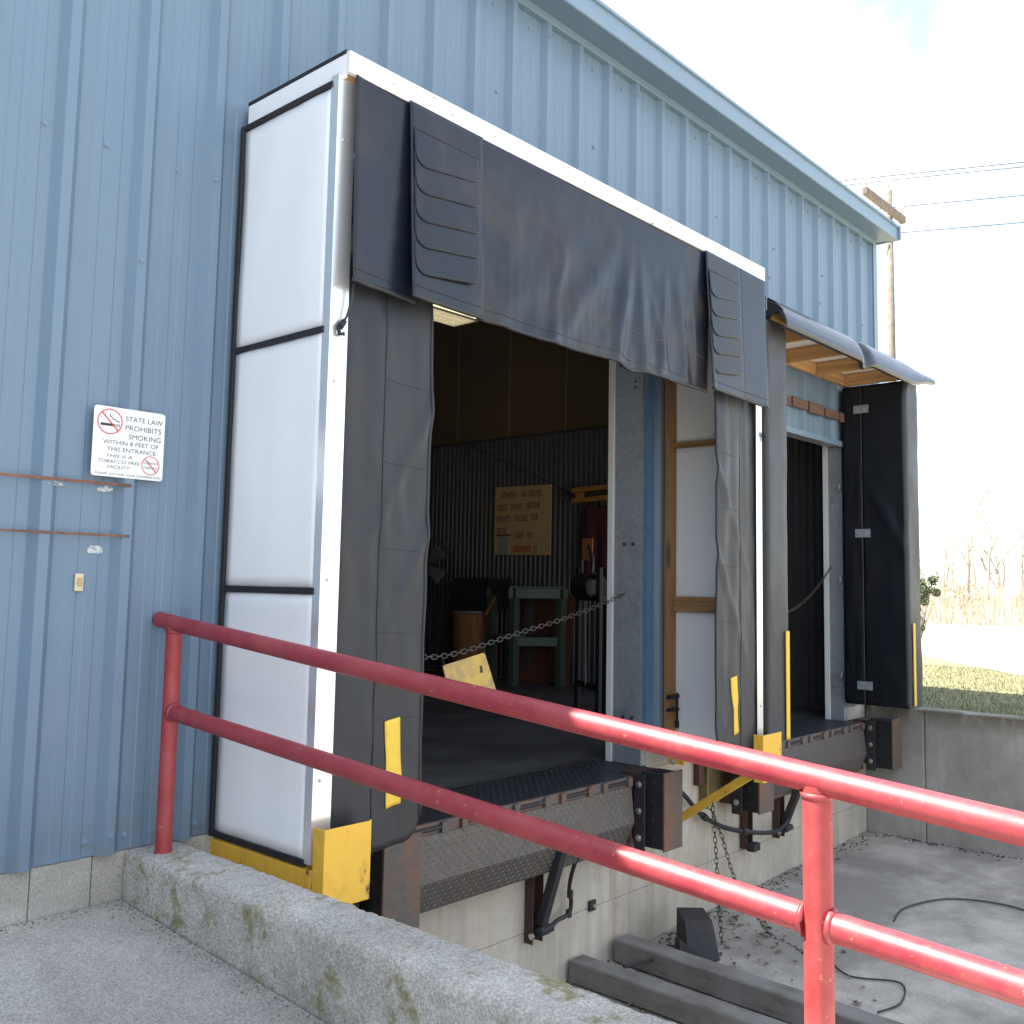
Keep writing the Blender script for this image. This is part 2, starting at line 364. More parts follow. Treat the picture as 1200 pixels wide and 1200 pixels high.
def PITZ(x): return -1.185 + .025 * x
g = MB()
def lawn(u, v):
    x = 7.53 + (u ** 3) * 900; y = -400 + v * 1100
    return (x, y, .085)
g.add([(7.53, -60, .085), (900, -400, .085), (900, 900, .085), (7.53, 900, .085)], [(0, 1, 2, 3)])
tag(build('lawn', g, M['lawn']), kind='structure')
g = MB().add([(11.5, -60, .092), (880, -380, .12), (880, 880, .12), (24, 880, .12), (17, 4, .092), (12.2, 0, .092)], [(0, 1, 2, 3, 4, 5)])
tag(build('dry_field', g, M['field']), kind='structure')
g = MB().add([(-900, -900, -1.6), (900, -900, -1.6), (900, 900, -1.6), (-900, 900, -1.6)], [(0, 1, 2, 3)])
tag(build('ground', g, M['field']), kind='structure')
g = MB().add([(.4, .03, PITZ(.4)), (7.42, .03, PITZ(7.42)), (7.42, -26, PITZ(7.42)), (.4, -26, PITZ(.4))], [(0, 3, 2, 1)])
tag(build('pit_floor', g, M['conc_pit']), kind='structure')
g = MB().add([(-40, -26, -1.12), (7.42, -26, -1.12), (60, -26, -1.12), (60, -90, -1.0), (-40, -90, -1.0)], [(4, 3, 2, 1, 0)])
tag(build('yard', g, M['conc_pit']), kind='structure')
g = MB().add([(-30, -.002, -.062), (.354, -.002, -.062), (.354, -18, -1.12), (-30, -18, -1.12)], [(3, 2, 1, 0)])
g.add([(-30, -18, -1.12), (.45, -18, -1.12), (.45, -26, -1.12), (-30, -26, -1.12)], [(3, 2, 1, 0)])
tag(build('landing', g, M['conc_land']), kind='structure')

# ------------------------------------------------------------------ building shell
RIB = .3048
XW0, XW1 = -10.9728, 7.645
ZB, ZE = .121, 4.521
DOORS = ((1.06, 3.765, 2.80), (4.70, 6.865, 2.425))
bld = thing('metal_building', (2.0, 0, 0), 'blue ribbed metal warehouse building with gutter and two open dock doors', 'building')

def profile():
    pts = []
    n0 = int(XW0 / RIB) - 1
    for n in range(n0, 27):
        x = n * RIB
        pts += [(x - .068, 0), (x - .039, -.035), (x - .002, -.035), (x + .027, 0)]
        for c in (.098, .172):
            pts += [(x + c - .024, 0), (x + c - .018, -.0026), (x + c + .018, -.0026), (x + c + .024, 0)]
    return pts
PROF = profile()
def prof_y(x):
    for (a, ya), (b, yb) in zip(PROF, PROF[1:]):
        if a <= x <= b: return ya + (yb - ya) * (x - a) / max(b - a, 1e-9)
    return 0.0
def siding(mb, x0, x1, z0, z1):
    xs = [(x, y) for x, y in PROF if x0 < x < x1]
    xs = [(x0, prof_y(x0))] + xs + [(x1, prof_y(x1))]
    vs = [(x, y, z0) for x, y in xs] + [(x, y, z1) for x, y in xs]; n = len(xs)
    mb.add(vs, [(i, i + 1, n + i + 1, n + i) for i in range(n - 1)])
k = XW0 + .03
while k < XW1 - .02:
    x0, x1 = k, min(k + 3 * RIB, XW1)
    mb = MB(); cuts = sorted({x0, x1} | {d for D in DOORS for d in D[:2] if x0 < d < x1})
    for a, b in zip(cuts, cuts[1:]):
        mid = (a + b) / 2; z0 = ZB
        for D in DOORS:
            if D[0] < mid < D[1]: z0 = D[2]
        siding(mb, a, b, z0, ZE)
    if x0 > XW0 + .1:   # side-lap edge of the sheet
        pass
    build('siding_panel', mb, M['blue'], bld, solid=.0012)
    k += 3 * RIB
# screws seen on the siding
def screw(x, z, y=None):
    yy = prof_y(x) if y is None else y
    mb = MB(); vs = []
    prof = [(.012, 0), (.012, -.003), (.008, -.004), (.008, -.010), (.003, -.0115)]
    for r_, d in prof:
        for q in range(10): vs.append((x + r_ * math.cos(q * .6283), yy + d, z + r_ * math.sin(q * .6283)))
    fs = [(i * 10 + q, i * 10 + (q + 1) % 10, (i + 1) * 10 + (q + 1) % 10, (i + 1) * 10 + q) for i in range(4) for q in range(10)] + [tuple(40 + q for q in range(10))]
    mb.add(vs, fs); build('screw', mb, M['blue_trim'], bld)
for x, z in ((.134, 2.81), (.425, 2.81), (.28, 2.384), (.205, .177), (.354, .176), (.288, .19), (.646, .17), (.585, 2.81), (-.10, 2.81), (-.10, .177), (2.3, 3.9), (3.2, 3.9), (4.7, 3.9), (5.6, 3.9), (6.5, 3.9)): screw(x, z)
for n in range(4, 25):
    for z in ((4.40,) if n % 3 else (3.62, 4.40)): screw(n * RIB + (.135 if n % 3 else -.02), z)
# eave: wall-head trim, soffit, gutter fascia
bx('eave_trim', M['blue_trim'], bld, XW0, XW1 + .004, -.044, -.002, ZE - .035, ZE + .02, .003)
gm = MB()
gut = [(0.0, ZE + .018), (-.215, ZE + .0), (-.222, ZE + .006), (-.222, ZE + .118), (-.238, ZE + .122), (-.238, ZE + .142), (-.20, ZE + .146), (0.0, ZE + .165)]
gm.prism([(XW0, y, z) for y, z in gut], (XW0, 0, 0), (XW1 + .075, 0, 0))
build('gutter', gm, M['blue_trim'], bld)
bx('gutter_end_cap', M['blue_trim'], bld, XW1 + .077, XW1 + .105, -.246, 0.02, ZE + .004, ZE + .150, .004)
bx('gutter_joint', M['blue_trim'], bld, XW1 - .11, XW1 - .03, -.2425, -.2385, ZE + .118, ZE + .147)
bx('corner_trim', M['blue_trim'], bld, XW1 - .075, XW1 + .004, -.04, -.036, ZB, ZE - .036)
bx('corner_trim', M['blue_trim'], bld, XW1 + .0045, XW1 + .009, -.04, .08, ZB, ZE - .036)
# roof slab, end wall, back wall, left wall
rf = MB(); XR = XW1 + .09
rf.prism([(XW0 - .1, -.19, ZE + .147), (XW0 - .1, 12, ZE + 1.15), (XW0 - .1, 12, ZE + 1.05), (XW0 - .1, -.15, ZE + .05)], (0, 0, 0), (XR - XW0 + .1, 0, 0))
build('roof', rf, M['galv'], bld)
bx('end_wall', M['blue'], bld, 7.47, XW1, .001, 12, .05, ZE + .1)
bx('side_wall', M['blue'], bld, XW0 - .15, XW0, -.01, 12, -1.5, ZE + .1)
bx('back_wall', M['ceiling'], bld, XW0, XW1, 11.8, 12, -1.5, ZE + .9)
# unseen wing left of the landing, added to shade left-facing rib sides
for k in range(9):
    y1 = -.05 - k * .9144; mb = MB(); pp = [(0, 0)]
    for q in range(3):
        c = -(q + .5) * RIB; pp += [(c + .045, 0), (c + .018, .033), (c - .018, .033), (c - .045, 0)]
    pp.append((-.9144, 0)); n = len(pp)
    mb.add([(-11.0 + d, y1 + a, -1.4) for a, d in pp] + [(-11.0 + d, y1 + a, ZE) for a, d in pp], [(i, i + 1, n + i + 1, n + i) for i in range(n - 1)])
    build('added_wing_panel', mb, M['blue'], bld, solid=.0012)
bx('added_wing_core', M['blue'], bld, -16.0, -11.02, -8.28, 11.9, -1.5, ZE + .1)
bx('added_wing_gutter', M['blue_trim'], bld, -11.0, -10.78, -8.3, -.26, ZE + .01, ZE + .14, .004)
# wall core behind the siding (girts and blanket), with the openings left free
def core(x0, x1, z0, z1): bx('wall_core', M['insul'], bld, x0, x1, .012, .12, z0, z1)
core(XW0, DOORS[0][0] - .06, ZB, ZE); core(DOORS[0][1] + .06, DOORS[1][0] - .06, ZB, ZE); core(DOORS[1][1] + .06, 7.46, ZB, ZE)
core(DOORS[0][0] - .06, DOORS[0][1] + .06, DOORS[0][2] + .06, ZE); core(DOORS[1][0] - .06, DOORS[1][1] + .06, DOORS[1][2] + .06, ZE)
# door frames: galvanised jambs, header, white track trim
for x0, x1, zh in DOORS:
    dp = .225 if x0 < 2 else .125
    for xx, s_ in ((x0, -1), (x1, 1)):
        j = bx('door_jamb', M['galv'], bld, xx, xx + s_ * .055, .001, dp, .004, zh, .003)
        for zz in ((.30, 1.42) if x0 < 2 else (.3, 1.05, 1.9)):
            for yy in (.07, .14) if x0 < 2 else (.04, .085):
                mb = MB(); mb.tube([(xx - s_ * .0, yy, zz), (xx - s_ * .009, yy, zz)], .011, 10); build('bolt', mb, M['steel_dark'] if x0 < 2 else M['bolt'], j)
        bx('door_track', M['white_steel'], bld, xx - s_ * .012, xx + s_ * .05, dp + .004, dp + .05, .004, zh + .05, .003)
    bx('door_header', M['galv'], bld, x0, x1, .001, dp, zh + .001, zh + .055, .003)
    bx('head_flashing', M['blue_trim'], bld, x0 - .02, x1 + .02, -.037, -.0345, zh - .012, zh + .035)
    bx('head_flashing', M['galv'], bld, x0, x1, -.034, .0005, zh - .012, zh - .004)
# gusset plate with bolt holes at the head of the near door's far jamb
gp = bx('gusset_plate', M['galv'], bld, 3.757, 3.764, .03, .2, 2.42, 2.66, .002)
for zz, yy in ((2.62, .055), (2.62, .115), (2.62, .175), (2.50, .055), (2.46, .055)):
    build('bolt', MB().tube([(3.757, yy, zz), (3.752, yy, zz)], .009, 8), M['steel_dark'], gp)
# blue corner trim beside the near door
tr = MB().prism([(3.77, -.036, ZB), (3.845, -.036, ZB), (3.845, -.001, ZB), (3.838, -.001, ZB), (3.838, -.031, ZB), (3.777, -.031, ZB), (3.777, .03, ZB), (3.77, .03, ZB)], (0, 0, 0), (0, 0, 2.75))
build('jamb_trim', tr, M['blue_jamb'], bld)
# foundation: concrete lifts with recessed joints
def lift(x0, x1, z0, z1, mat='conc_wall', y0=-.001): bx('concrete_lift', M[mat], bld, x0, x1, y0, .30, z0, z1, .004)
J = -.752
for a, b in ((.60, 2.30), (2.304, 4.57), (4.574, 7.42)):
    lift(a, b, -1.5, J - .002)
for a, b, zt in ((.60, 1.58, -.02), (1.584, 3.45, -.07), (3.454, 4.57, -.02), (4.574, 7.42, -.02)):
    lift(a, b, J + .002, zt)
bx('foundation_core', M['conc_found'], bld, .58, 7.42, .006, .29, -1.5, -.071)
lift(-10.97, .02, -1.5, ZB - .003, 'conc_found', .004); lift(.022, .24, -1.5, ZB - .003, 'conc_found', .003); lift(.243, .598, -1.5, ZB - .003, 'conc_found', .004)
for a, b in ((.60, DOORS[0][0] - .06), (DOORS[0][1] + .06, DOORS[1][0] - .06), (DOORS[1][1] + .06, 7.46)):
    bx('sill_curb', M['conc_found'], bld, a, b, .004, .2, -.018, ZB - .004)
# interior: floor, lining of the end wall
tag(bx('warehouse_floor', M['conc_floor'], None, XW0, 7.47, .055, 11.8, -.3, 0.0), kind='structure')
ln = MB(); xs = []
pit = .0762
y = .13
prof2 = []
while y < 11.7:
    prof2 += [(y, 7.462), (y + .020, 7.462), (y + .030, 7.444), (y + .058, 7.444), (y + .068, 7.462)]; y += pit
vs = [(x, yy, .01) for yy, x in prof2] + [(x, yy, 2.98) for yy, x in prof2]; n = len(prof2)
ln.add(vs, [(i + 1, i, n + i, n + i + 1) for i in range(n - 1)])
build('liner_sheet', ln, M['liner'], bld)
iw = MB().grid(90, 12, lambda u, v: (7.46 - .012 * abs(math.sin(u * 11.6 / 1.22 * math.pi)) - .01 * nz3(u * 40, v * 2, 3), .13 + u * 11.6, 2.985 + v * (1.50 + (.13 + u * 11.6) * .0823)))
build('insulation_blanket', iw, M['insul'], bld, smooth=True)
for k in range(10):
    bx('insulation_seam', M['insul_seam'], bld, 7.440, 7.446, .9 + k * .92, .918 + k * .92, 2.99, 4.46 + (.9 + k * .92) * .082)
bx('base_rail', M['steel_dark'], bld, 7.432, 7.443, .13, 11.7, 2.955, 2.985)

# ------------------------------------------------------------------ ceiling lamp inside
lt = thing('ceiling_light', (6.05, 4.45, 4.2), 'lit fluorescent ceiling light just under the head curtain', 'lamp')
bx('housing', M['white_steel'], lt, 5.62, 6.5, 4.22, 4.66, 4.25, 4.31, .004)
for q in range(3): bx('diffuser', M['lamp'], lt, 5.63, 6.49, 4.235 + q * .14, 4.36 + q * .14, 4.225, 4.249, .004)
for q in range(9): bx('louver', M['white_steel'], lt, 5.63, 6.49, 4.24 + q * .047, 4.244 + q * .047, 4.195, 4.224)
for q in (5.7, 6.4): build('hanger', MB().tube([(q, 4.44, 4.31), (q, 4.44, 5.02)], .004, 6), M['dark_grey'], lt)

# ------------------------------------------------------------------ concrete curb wall, retaining wall
cb = MB(); CX0, CX1 = .362, .588
base_ = []   # cross-section with outward directions
for z in (-1.6, -.8, -.45): base_.append((CX0, z, -1, 0))
z = -.30
while z < .095: base_.append((CX0, z, -1, 0)); z += .017
base_ += [(CX0 + .003, .105, -.9, .4), (CX0 + .010, .113, -.6, .8)]
x = CX0 + .024
while x < CX1 - .02: base_.append((x, .118, 0, 1)); x += .017
base_ += [(CX1 - .012, .113, .6, .8), (CX1 - .003, .10, .9, .4), (CX1, .06, 1, 0), (CX1, -.3, 1, 0), (CX1, -1.6, 1, 0)]
ring = []; y = -.004
while y > -7.0:
    r_ = []
    for x, z, dx, dz in base_:
        q = .0045 * nz3(x * 9, y * 9, z * 9) + .0035 * nz3(x * 30, y * 30, z * 30) + .0026 * nz3(x * 75, y * 75, z * 75)
        if dx and dz: q -= .012 * max(0.0, nz3(3, y * 7, 1) - .15) + .006 * max(0.0, nz3(8, y * 33, 1))   # chipped arris
        r_.append((x + dx * q, y, z + dz * q - .004 * max(0, -y)))
    ring.append(r_); y -= .0125 if y > -3 else .06
k = len(base_); ns = len(ring) - 1; vs = [p for r_ in ring for p in r_]
fs = [(i * k + j, i * k + j + 1, (i + 1) * k + j + 1, (i + 1) * k + j) for i in range(ns) for j in range(k - 1)] + [tuple(range(k)), tuple(ns * k + j for j in range(k - 1, -1, -1))]
cb.add(vs, fs)
tag(build('concrete_curb', cb, M['conc_curb'], smooth=70), 'mossy rough concrete curb wall carrying the red handrail', 'curb')

rt = thing('retaining_wall', (7.4, -3, -1.2), 'grey concrete retaining wall at the far end of the truck pit', 'wall')
for a, b in ((-.003, -.525), (-.529, -3.2), (-3.204, -8.0)):
    build('wall_section', MB().box(7.300, 7.54, b, a, -1.5, .113), M['conc_ret'], rt, bevel=.012)
# dirt line along the foot of the retaining wall
dm = MB()
for q in range(420):
    yy = -random.random() * 3.2; xx = 7.29 - abs(random.gauss(0, .05)); r_ = random.uniform(.004, .016)
    a = random.random() * 6.28
    dm.add([(xx + r_ * math.cos(a + t) * random.uniform(.6, 1.2), yy + r_ * math.sin(a + t) * random.uniform(.6, 1.2), PITZ(xx) + .002) for t in (0, 1.57, 3.14, 4.71)] + [(xx, yy, PITZ(xx) + r_ * .6)], [(0, 1, 4), (1, 2, 4), (2, 3, 4), (3, 0, 4)])
for q in range(700):
    xx = random.uniform(2.6, 7.2); yy = -abs(random.gauss(0, .09)) - .005; r_ = random.uniform(.003, .014); a = random.random() * 6.28
    dm.add([(xx + r_ * math.cos(a + t) * random.uniform(.6, 1.2), yy + r_ * math.sin(a + t) * random.uniform(.6, 1.2), PITZ(xx) + .002) for t in (0, 1.57, 3.14, 4.71)] + [(xx, yy, PITZ(xx) + r_ * .6)], [(0, 1, 4), (1, 2, 4), (2, 3, 4), (3, 0, 4)])
lg = MB()
for q in range(900):
    if q % 3: yy = -random.random() * 3.0; xx = .352 - abs(random.gauss(0, .035))
    else: xx = .35 - random.random() * 1.6; yy = -.004 - abs(random.gauss(0, .03))
    r_ = random.uniform(.0015, .0065); a = random.random() * 6.28; z = -.062 + yy * .0588
    lg.add([(xx + r_ * math.cos(a + t) * random.uniform(.6, 1.2), yy + r_ * math.sin(a + t) * random.uniform(.6, 1.2), z) for t in (0, 1.57, 3.14, 4.71)] + [(xx, yy, z + r_ * .8)], [(0, 1, 4), (1, 2, 4), (2, 3, 4), (3, 0, 4)])
gmt = Mat('landing_grit', (.10, .09, .075), .9); gmt.color(gmt.mix(gmt.noise(60, 2), (.05, .042, .034), (.30, .28, .25)))
tag(build('landing_grit', lg, gmt.m), 'loose grit and crumbs along the foot of the curb on the landing', 'grit', kind='stuff')
tag(build('pit_grit', dm, Mat('grit', (.06, .05, .042), .9).m), 'dark grit and crumbs along the foot of the pit walls', 'grit', kind='stuff')

# ------------------------------------------------------------------ red handrail
hr = thing('handrail', (.45, -.12, .12), 'red painted two-bar pipe handrail standing on the concrete curb', 'handrail')
PR = .0302
def ztop(y): return .984 + .0846 * y
def zlow(y): return .648 + .0665 * y
def pipe(a, b, n=24):
    a, b = Vector(a), Vector(b); return [a.lerp(b, i / n) for i in range(n + 1)]
t = MB(); e = pipe((.45, -.012, ztop(-.012)), (.45, -6.2, ztop(-6.2)))
t.tube(e, PR, 28); build('top_rail', t, M['red'], hr, smooth=40)
build('rail_end_cap', MB().tube([(.45, -.002, ztop(0)), (.45, -.006, ztop(0)), (.45, -.012, ztop(0))], [.018, .027, PR], 24), M['red'], hr, smooth=60)
POSTS = (-.125, -2.745, -5.4)
for py in POSTS:
    p = build('post', MB().tube(pipe((.45, py, .10), (.45, py, ztop(py) - .012), 6), PR, 28), M['red_post'], hr, smooth=40)
    build('weld_collar', MB().tube([(.45, py, ztop(py) - .040), (.45, py, ztop(py) - .026)], [PR + .001, PR + .006], 24), M['red'], p, smooth=True)
    build('base_weld', MB().tube([(.45, py, .112), (.45, py, .122)], [PR + .008, PR + .001], 24), M['red'], p, smooth=True)
segs = [(POSTS[0] - PR * .9, POSTS[1] + PR * .9), (POSTS[1] - PR * .9, POSTS[2] + PR * .9)]
for a, b in segs:
    lo = build('lower_rail', MB().tube(pipe((.45, a, zlow(a)), (.45, b, zlow(b))), PR, 28), M['red'], hr, smooth=40)
    for c, s_ in ((a, -1), (b, 1)):
        build('weld_collar', MB().tube([(.45, c, zlow(c)), (.45, c + s_ * .010, zlow(c) + s_ * .0007)], [PR + .007, PR + .001], 24), M['red'], lo, smooth=True)

# ------------------------------------------------------------------ dock shelter (near door)
sh = thing('dock_shelter', (2.4, -.35, .12), 'white sided dock shelter with black head and side curtains around the near door', 'dock shelter')
SX0, SX1, SY, SZ0 = .709, 4.096, -.685, .126
# left side: three sheets with black seam strips
for a, b in ((SZ0 + .012, 1.094), (1.120, 2.088), (2.114, 3.062)):
    mb = MB().grid(14, 22, lambda u, v: (SX0 + .004 + .004 * nz3(u * 3.4, v * 2.2, a * 7) + .0016 * nz3(u * 9 + v * 2, v * 3, a * 3), -.045 - u * (.685 - .045 - .036), a + v * (b - a)))
    build('side_sheet', mb, M['white_sheet'], sh, smooth=True, solid=.004)
for z in (1.107, 2.101): bx('seam_strip', M['black_tape'], sh, SX0 - .006, SX0 + .010, -.65, -.04, z - .013, z + .013, .003)
bx('seam_strip', M['black_tape'], sh, SX0 - .006, SX0 + .010, -.65, -.04, 3.064, 3.090, .003)
bx('seam_strip', M['black_tape'], sh, SX0 - .006, SX0 + .010, -.65, -.04, SZ0 - .012, SZ0 + .014, .003)
bx('wall_strip', M['black_tape'], sh, SX0 - .010, SX0 + .012, -.044, -.020, SZ0 - .01, 3.088, .003)
# right side sheets (seen from inside) and pine framing
for a, b in ((.13, 1.03), (1.034, 2.098), (2.102, 3.06)):
    mb = MB().grid(10, 14, lambda u, v: (4.058 + .002 * nz3(u * 3, v * 4, a * 5), -.03 - u * .62, a + v * (b - a)))
    build('side_sheet', mb, M['white_sheet'], sh, smooth=True, solid=.005)
bx('stud', M['tan_z'], sh, 3.965, 4.053, -.076, -.036, .13, 3.06, .004)
bx('girt', M['tan_y'], sh, 4.012, 4.053, -.64, -.077, .985, 1.083, .004)
bx('girt', M['tan_y'], sh, 4.018, 4.053, -.64, -.077, 2.072, 2.110, .004)
bx('stud', M['tan_z'], sh, SX0 + .008, .80, -.076, -.036, .13, 3.06, .004)
for x in (.72, 4.046): bx('front_stud', M['tan_z'], sh, x + .002, x + .040, SY + .045, SY + .125, .13, 3.10, .004)
# galvanised corner angles
for xa, s_ in ((SX0, 1), (SX1, -1)):
    w_ = .085 if s_ > 0 else .072
    mb = MB().prism([(xa, SY, SZ0), (xa + s_ * w_, SY, SZ0), (xa + s_ * w_, SY + .003, SZ0), (xa + s_ * .003, SY + .003, SZ0), (xa + s_ * .003, SY + .046, SZ0), (xa, SY + .046, SZ0)][::s_], (0, 0, 0), (0, 0, 2.982))
    ca = build('corner_angle', mb, M['corner_metal'], sh)
    for z in (.42, 1.15, 1.9, 2.85):
        build('screw', MB().tube([(xa + s_ * .03, SY - .0005, z), (xa + s_ * .03, SY - .006, z)], [.007, .004], 8), M['bolt'], ca, smooth=True)
# header box: white board, top, side, timber end
bx('header_board', M['white_board'], sh, .727, 4.075, -.727, -.703, 3.108, 3.196, .003)
bx('header_end', M['white_sheet'], sh, .727, .737, -.702, -.03, 3.094, 3.190, .002)
bx('header_end', M['white_sheet'], sh, 4.064, 4.074, -.702, -.03, 3.094, 3.190, .002)
bx('roof_edge_strip', M['black_tape'], sh, .724, .734, -.703, -.028, 3.1905, 3.206, .002)
bx('roof_sheet', M['vinyl_clean'], sh, .737, 4.064, -.702, -.03, 3.180, 3.192)
bx('header_plank', M['pine_x'], sh, .739, 4.06, -.6995, -.66, 3.10, 3.178, .003)
for xx in (.95, 1.55, 2.2, 2.85, 3.5, 3.95):
    build('screw', MB().tube([(xx, -.7272, 3.15), (xx, -.7305, 3.15)], [.006, .004], 8), M['bolt'], sh, smooth=True)

# curtains ---------------------------------------------------------
def fold(x, z, x0, z0, x1, z1, w, A):
    """ridge from (x0,z0) fading in, down to (x1,z1)."""
    d = Vector((x1 - x0, z1 - z0)); L = d.length; d /= L
    p = Vector((x - x0, z - z0)); t_ = p.dot(d) / L; s_ = p.x * d.y - p.y * d.x
    k_ = max(0.0, min(1.0, t_ * 2.2)) * max(0.0, min(1.0, (1.25 - t_) * 3))
    return A * math.exp(-(s_ / w) ** 2) * k_
FOLDS = [(2.55, 2.98, 2.02, 2.36, .075, .022), (2.62, 2.96, 2.48, 2.30, .055, .028), (2.28, 2.95, 1.70, 2.45, .090, .018), (2.68, 2.95, 2.74, 2.28, .05, .020),
         (2.95, 2.92, 2.90, 2.28, .035, .018), (1.75, 2.98, 1.60, 2.4, .06, .010), (3.05, 2.95, 3.18, 2.28, .05, .017), (2.05, 2.85, 1.95, 2.3, .04, .014),
         (2.78, 2.75, 2.98, 2.28, .035, .013), (3.20, 2.95, 3.28, 2.28, .035, .012)]
def head_y(x, z):
    t_ = max(0.0, (3.11 - z) / .82)
    y = -.722 - .018 * t_ + .010 * nz3(x * 2.1, z * 2.5, 7) * t_
    if 1.44 < x < 3.36:
        for q in FOLDS: y -= .72 * fold(x, z, *q)
        y += .012 * nz3(x * 3.8 + z * 2.0, z * 1.2, 2) * t_ + .0055 * nz3(x * 10 - z * 3, z * 2.4, 5) * t_ + .0025 * nz3(x * 22, z * 7, 5) * t_
        for xs_ in (1.56, 1.92, 2.36, 2.78, 3.14):
            b = math.exp(-((x - xs_ - .03) / .04) ** 2)
            y -= .007 * nz3(x * 4, z * 15, xs_) * b * min(1, t_ * 2)
    return y
def head_bot(x):
    z = 2.288 + .006 * nz3(x * 2.3, 0, 3) + .003 * nz3(x * 11, 0, 6)
    if 1.46 < x < 3.35: z -= .018 * math.exp(-((x - 2.62) / .10) ** 2) - .008 * math.exp(-((x - 2.45) / .2) ** 2)
    return z
def head_panel(name, x0, x1, yoff0, yoff1, n, mat='vinyl', m=46):
    def fn(u, v):
        x = x0 + u * (x1 - x0); zb = head_bot(x); z = zb + v * (3.112 - zb)
        return (x, head_y(x, z) + (yoff0 + (yoff1 - yoff0) * u) * (1 - .75 * v), z)
    o = build(name, MB().grid(n, m, fn), M[mat], sh, smooth=True, solid=.005)
    pts = [(x0 + (x1 - x0) * i / n, 0, 0) for i in range(n + 1)]
    pts = [(p[0], head_y(p[0], head_bot(p[0])) + (yoff0 + (yoff1 - yoff0) * i / n), head_bot(p[0])) for i, p in enumerate(pts)]
    build('hem', MB().tube(pts, [.010 + .003 * nz3(p[0] * 15, 1, 1) for p in pts], 8), M['vinyl_worn'], o, smooth=True)
    st = [(p[0], head_y(p[0], p[2] + .045) + (yoff0 + (yoff1 - yoff0) * i / n) - .0045, p[2] + .045) for i, p in enumerate(pts)]
    build('stitch_line', MB().tube(st, .0010, 5), M['vinyl_grey'], o, smooth=True)
    return o
hcA = head_panel('head_curtain', .762, 1.115, -.012, .038, 18)
hcC = head_panel('head_curtain', 1.445, 3.405, -.004, .040, 190, m=70)
hcE = head_panel('head_curtain', 3.745, 4.072, -.012, -.004, 16)
hcB = head_panel('pleated_panel', 1.034, 1.468, -.040, -.016, 20)
hcD = head_panel('pleated_panel', 3.338, 3.752, -.040, -.014, 20)
# a long stitched seam across the middle curtain and vertical reinforcing tapes
build('stitch_line', MB().tube([(x_, head_y(x_, z_) - .0045 + (-.004 + .044 * (x_ - 1.445) / 1.96) * .81, z_) for x_, z_ in [(2.60 + i * .005, 2.485 - .010 * math.sin(i * .05)) for i in range(150)]], .0010, 5), M['stitch'], hcC, smooth=True)
# overlapping wear flaps
def flap(parent, x0, x1, zt, zb, yo, k):
    r_ = .075
    def fn(u, v):
        x = x0 + u * (x1 - x0); d = 0.0
        if u * (x1 - x0) < r_: q = (r_ - u * (x1 - x0)) / r_; d = r_ * .95 * (1 - math.sqrt(max(0, 1 - q * q)))
        elif (1 - u) * (x1 - x0) < r_ * .5: q = (r_ * .5 - (1 - u) * (x1 - x0)) / (r_ * .5); d = r_ * .5 * (1 - math.sqrt(max(0, 1 - q * q)))
        b = zb + d + .045 * (u - .2); z = b + v * (zt - b)
        lift_ = .0024 * (1 - v) ** 2 * (1 - .65 * u)
        return (x, head_y(x, z) + yo * (1 - .75 * (z - 2.29) / .82) - .006 - lift_ + (-.024 if k else 0) * 0, z)
    build('wear_flap', MB().grid(30, 12, fn), M['vinyl'], parent, smooth=True, solid=.0014)
for par, x0, x1, yo in ((hcB, 1.046, 1.425, -.036), (hcD, 3.352, 3.700, -.034)):
    zs = (2.842, 2.728, 2.610, 2.500, 2.386); zt = 2.995
    for i, z in enumerate(zs[::-1]):
        top = zt - .004 if i == 4 else zs[::-1][i + 1] + .060
        flap(par, x0, x1, top, z, yo - .0035 * i, i)
    build('stitch_line', MB().tube([(x0 + u * (x1 - x0) / 10, head_y(x0 + u * (x1 - x0) / 10, 3.0) + yo * .3 - .012, 3.0 - .001 * u) for u in range(11)], .0025, 5), M['vinyl_worn'], par)
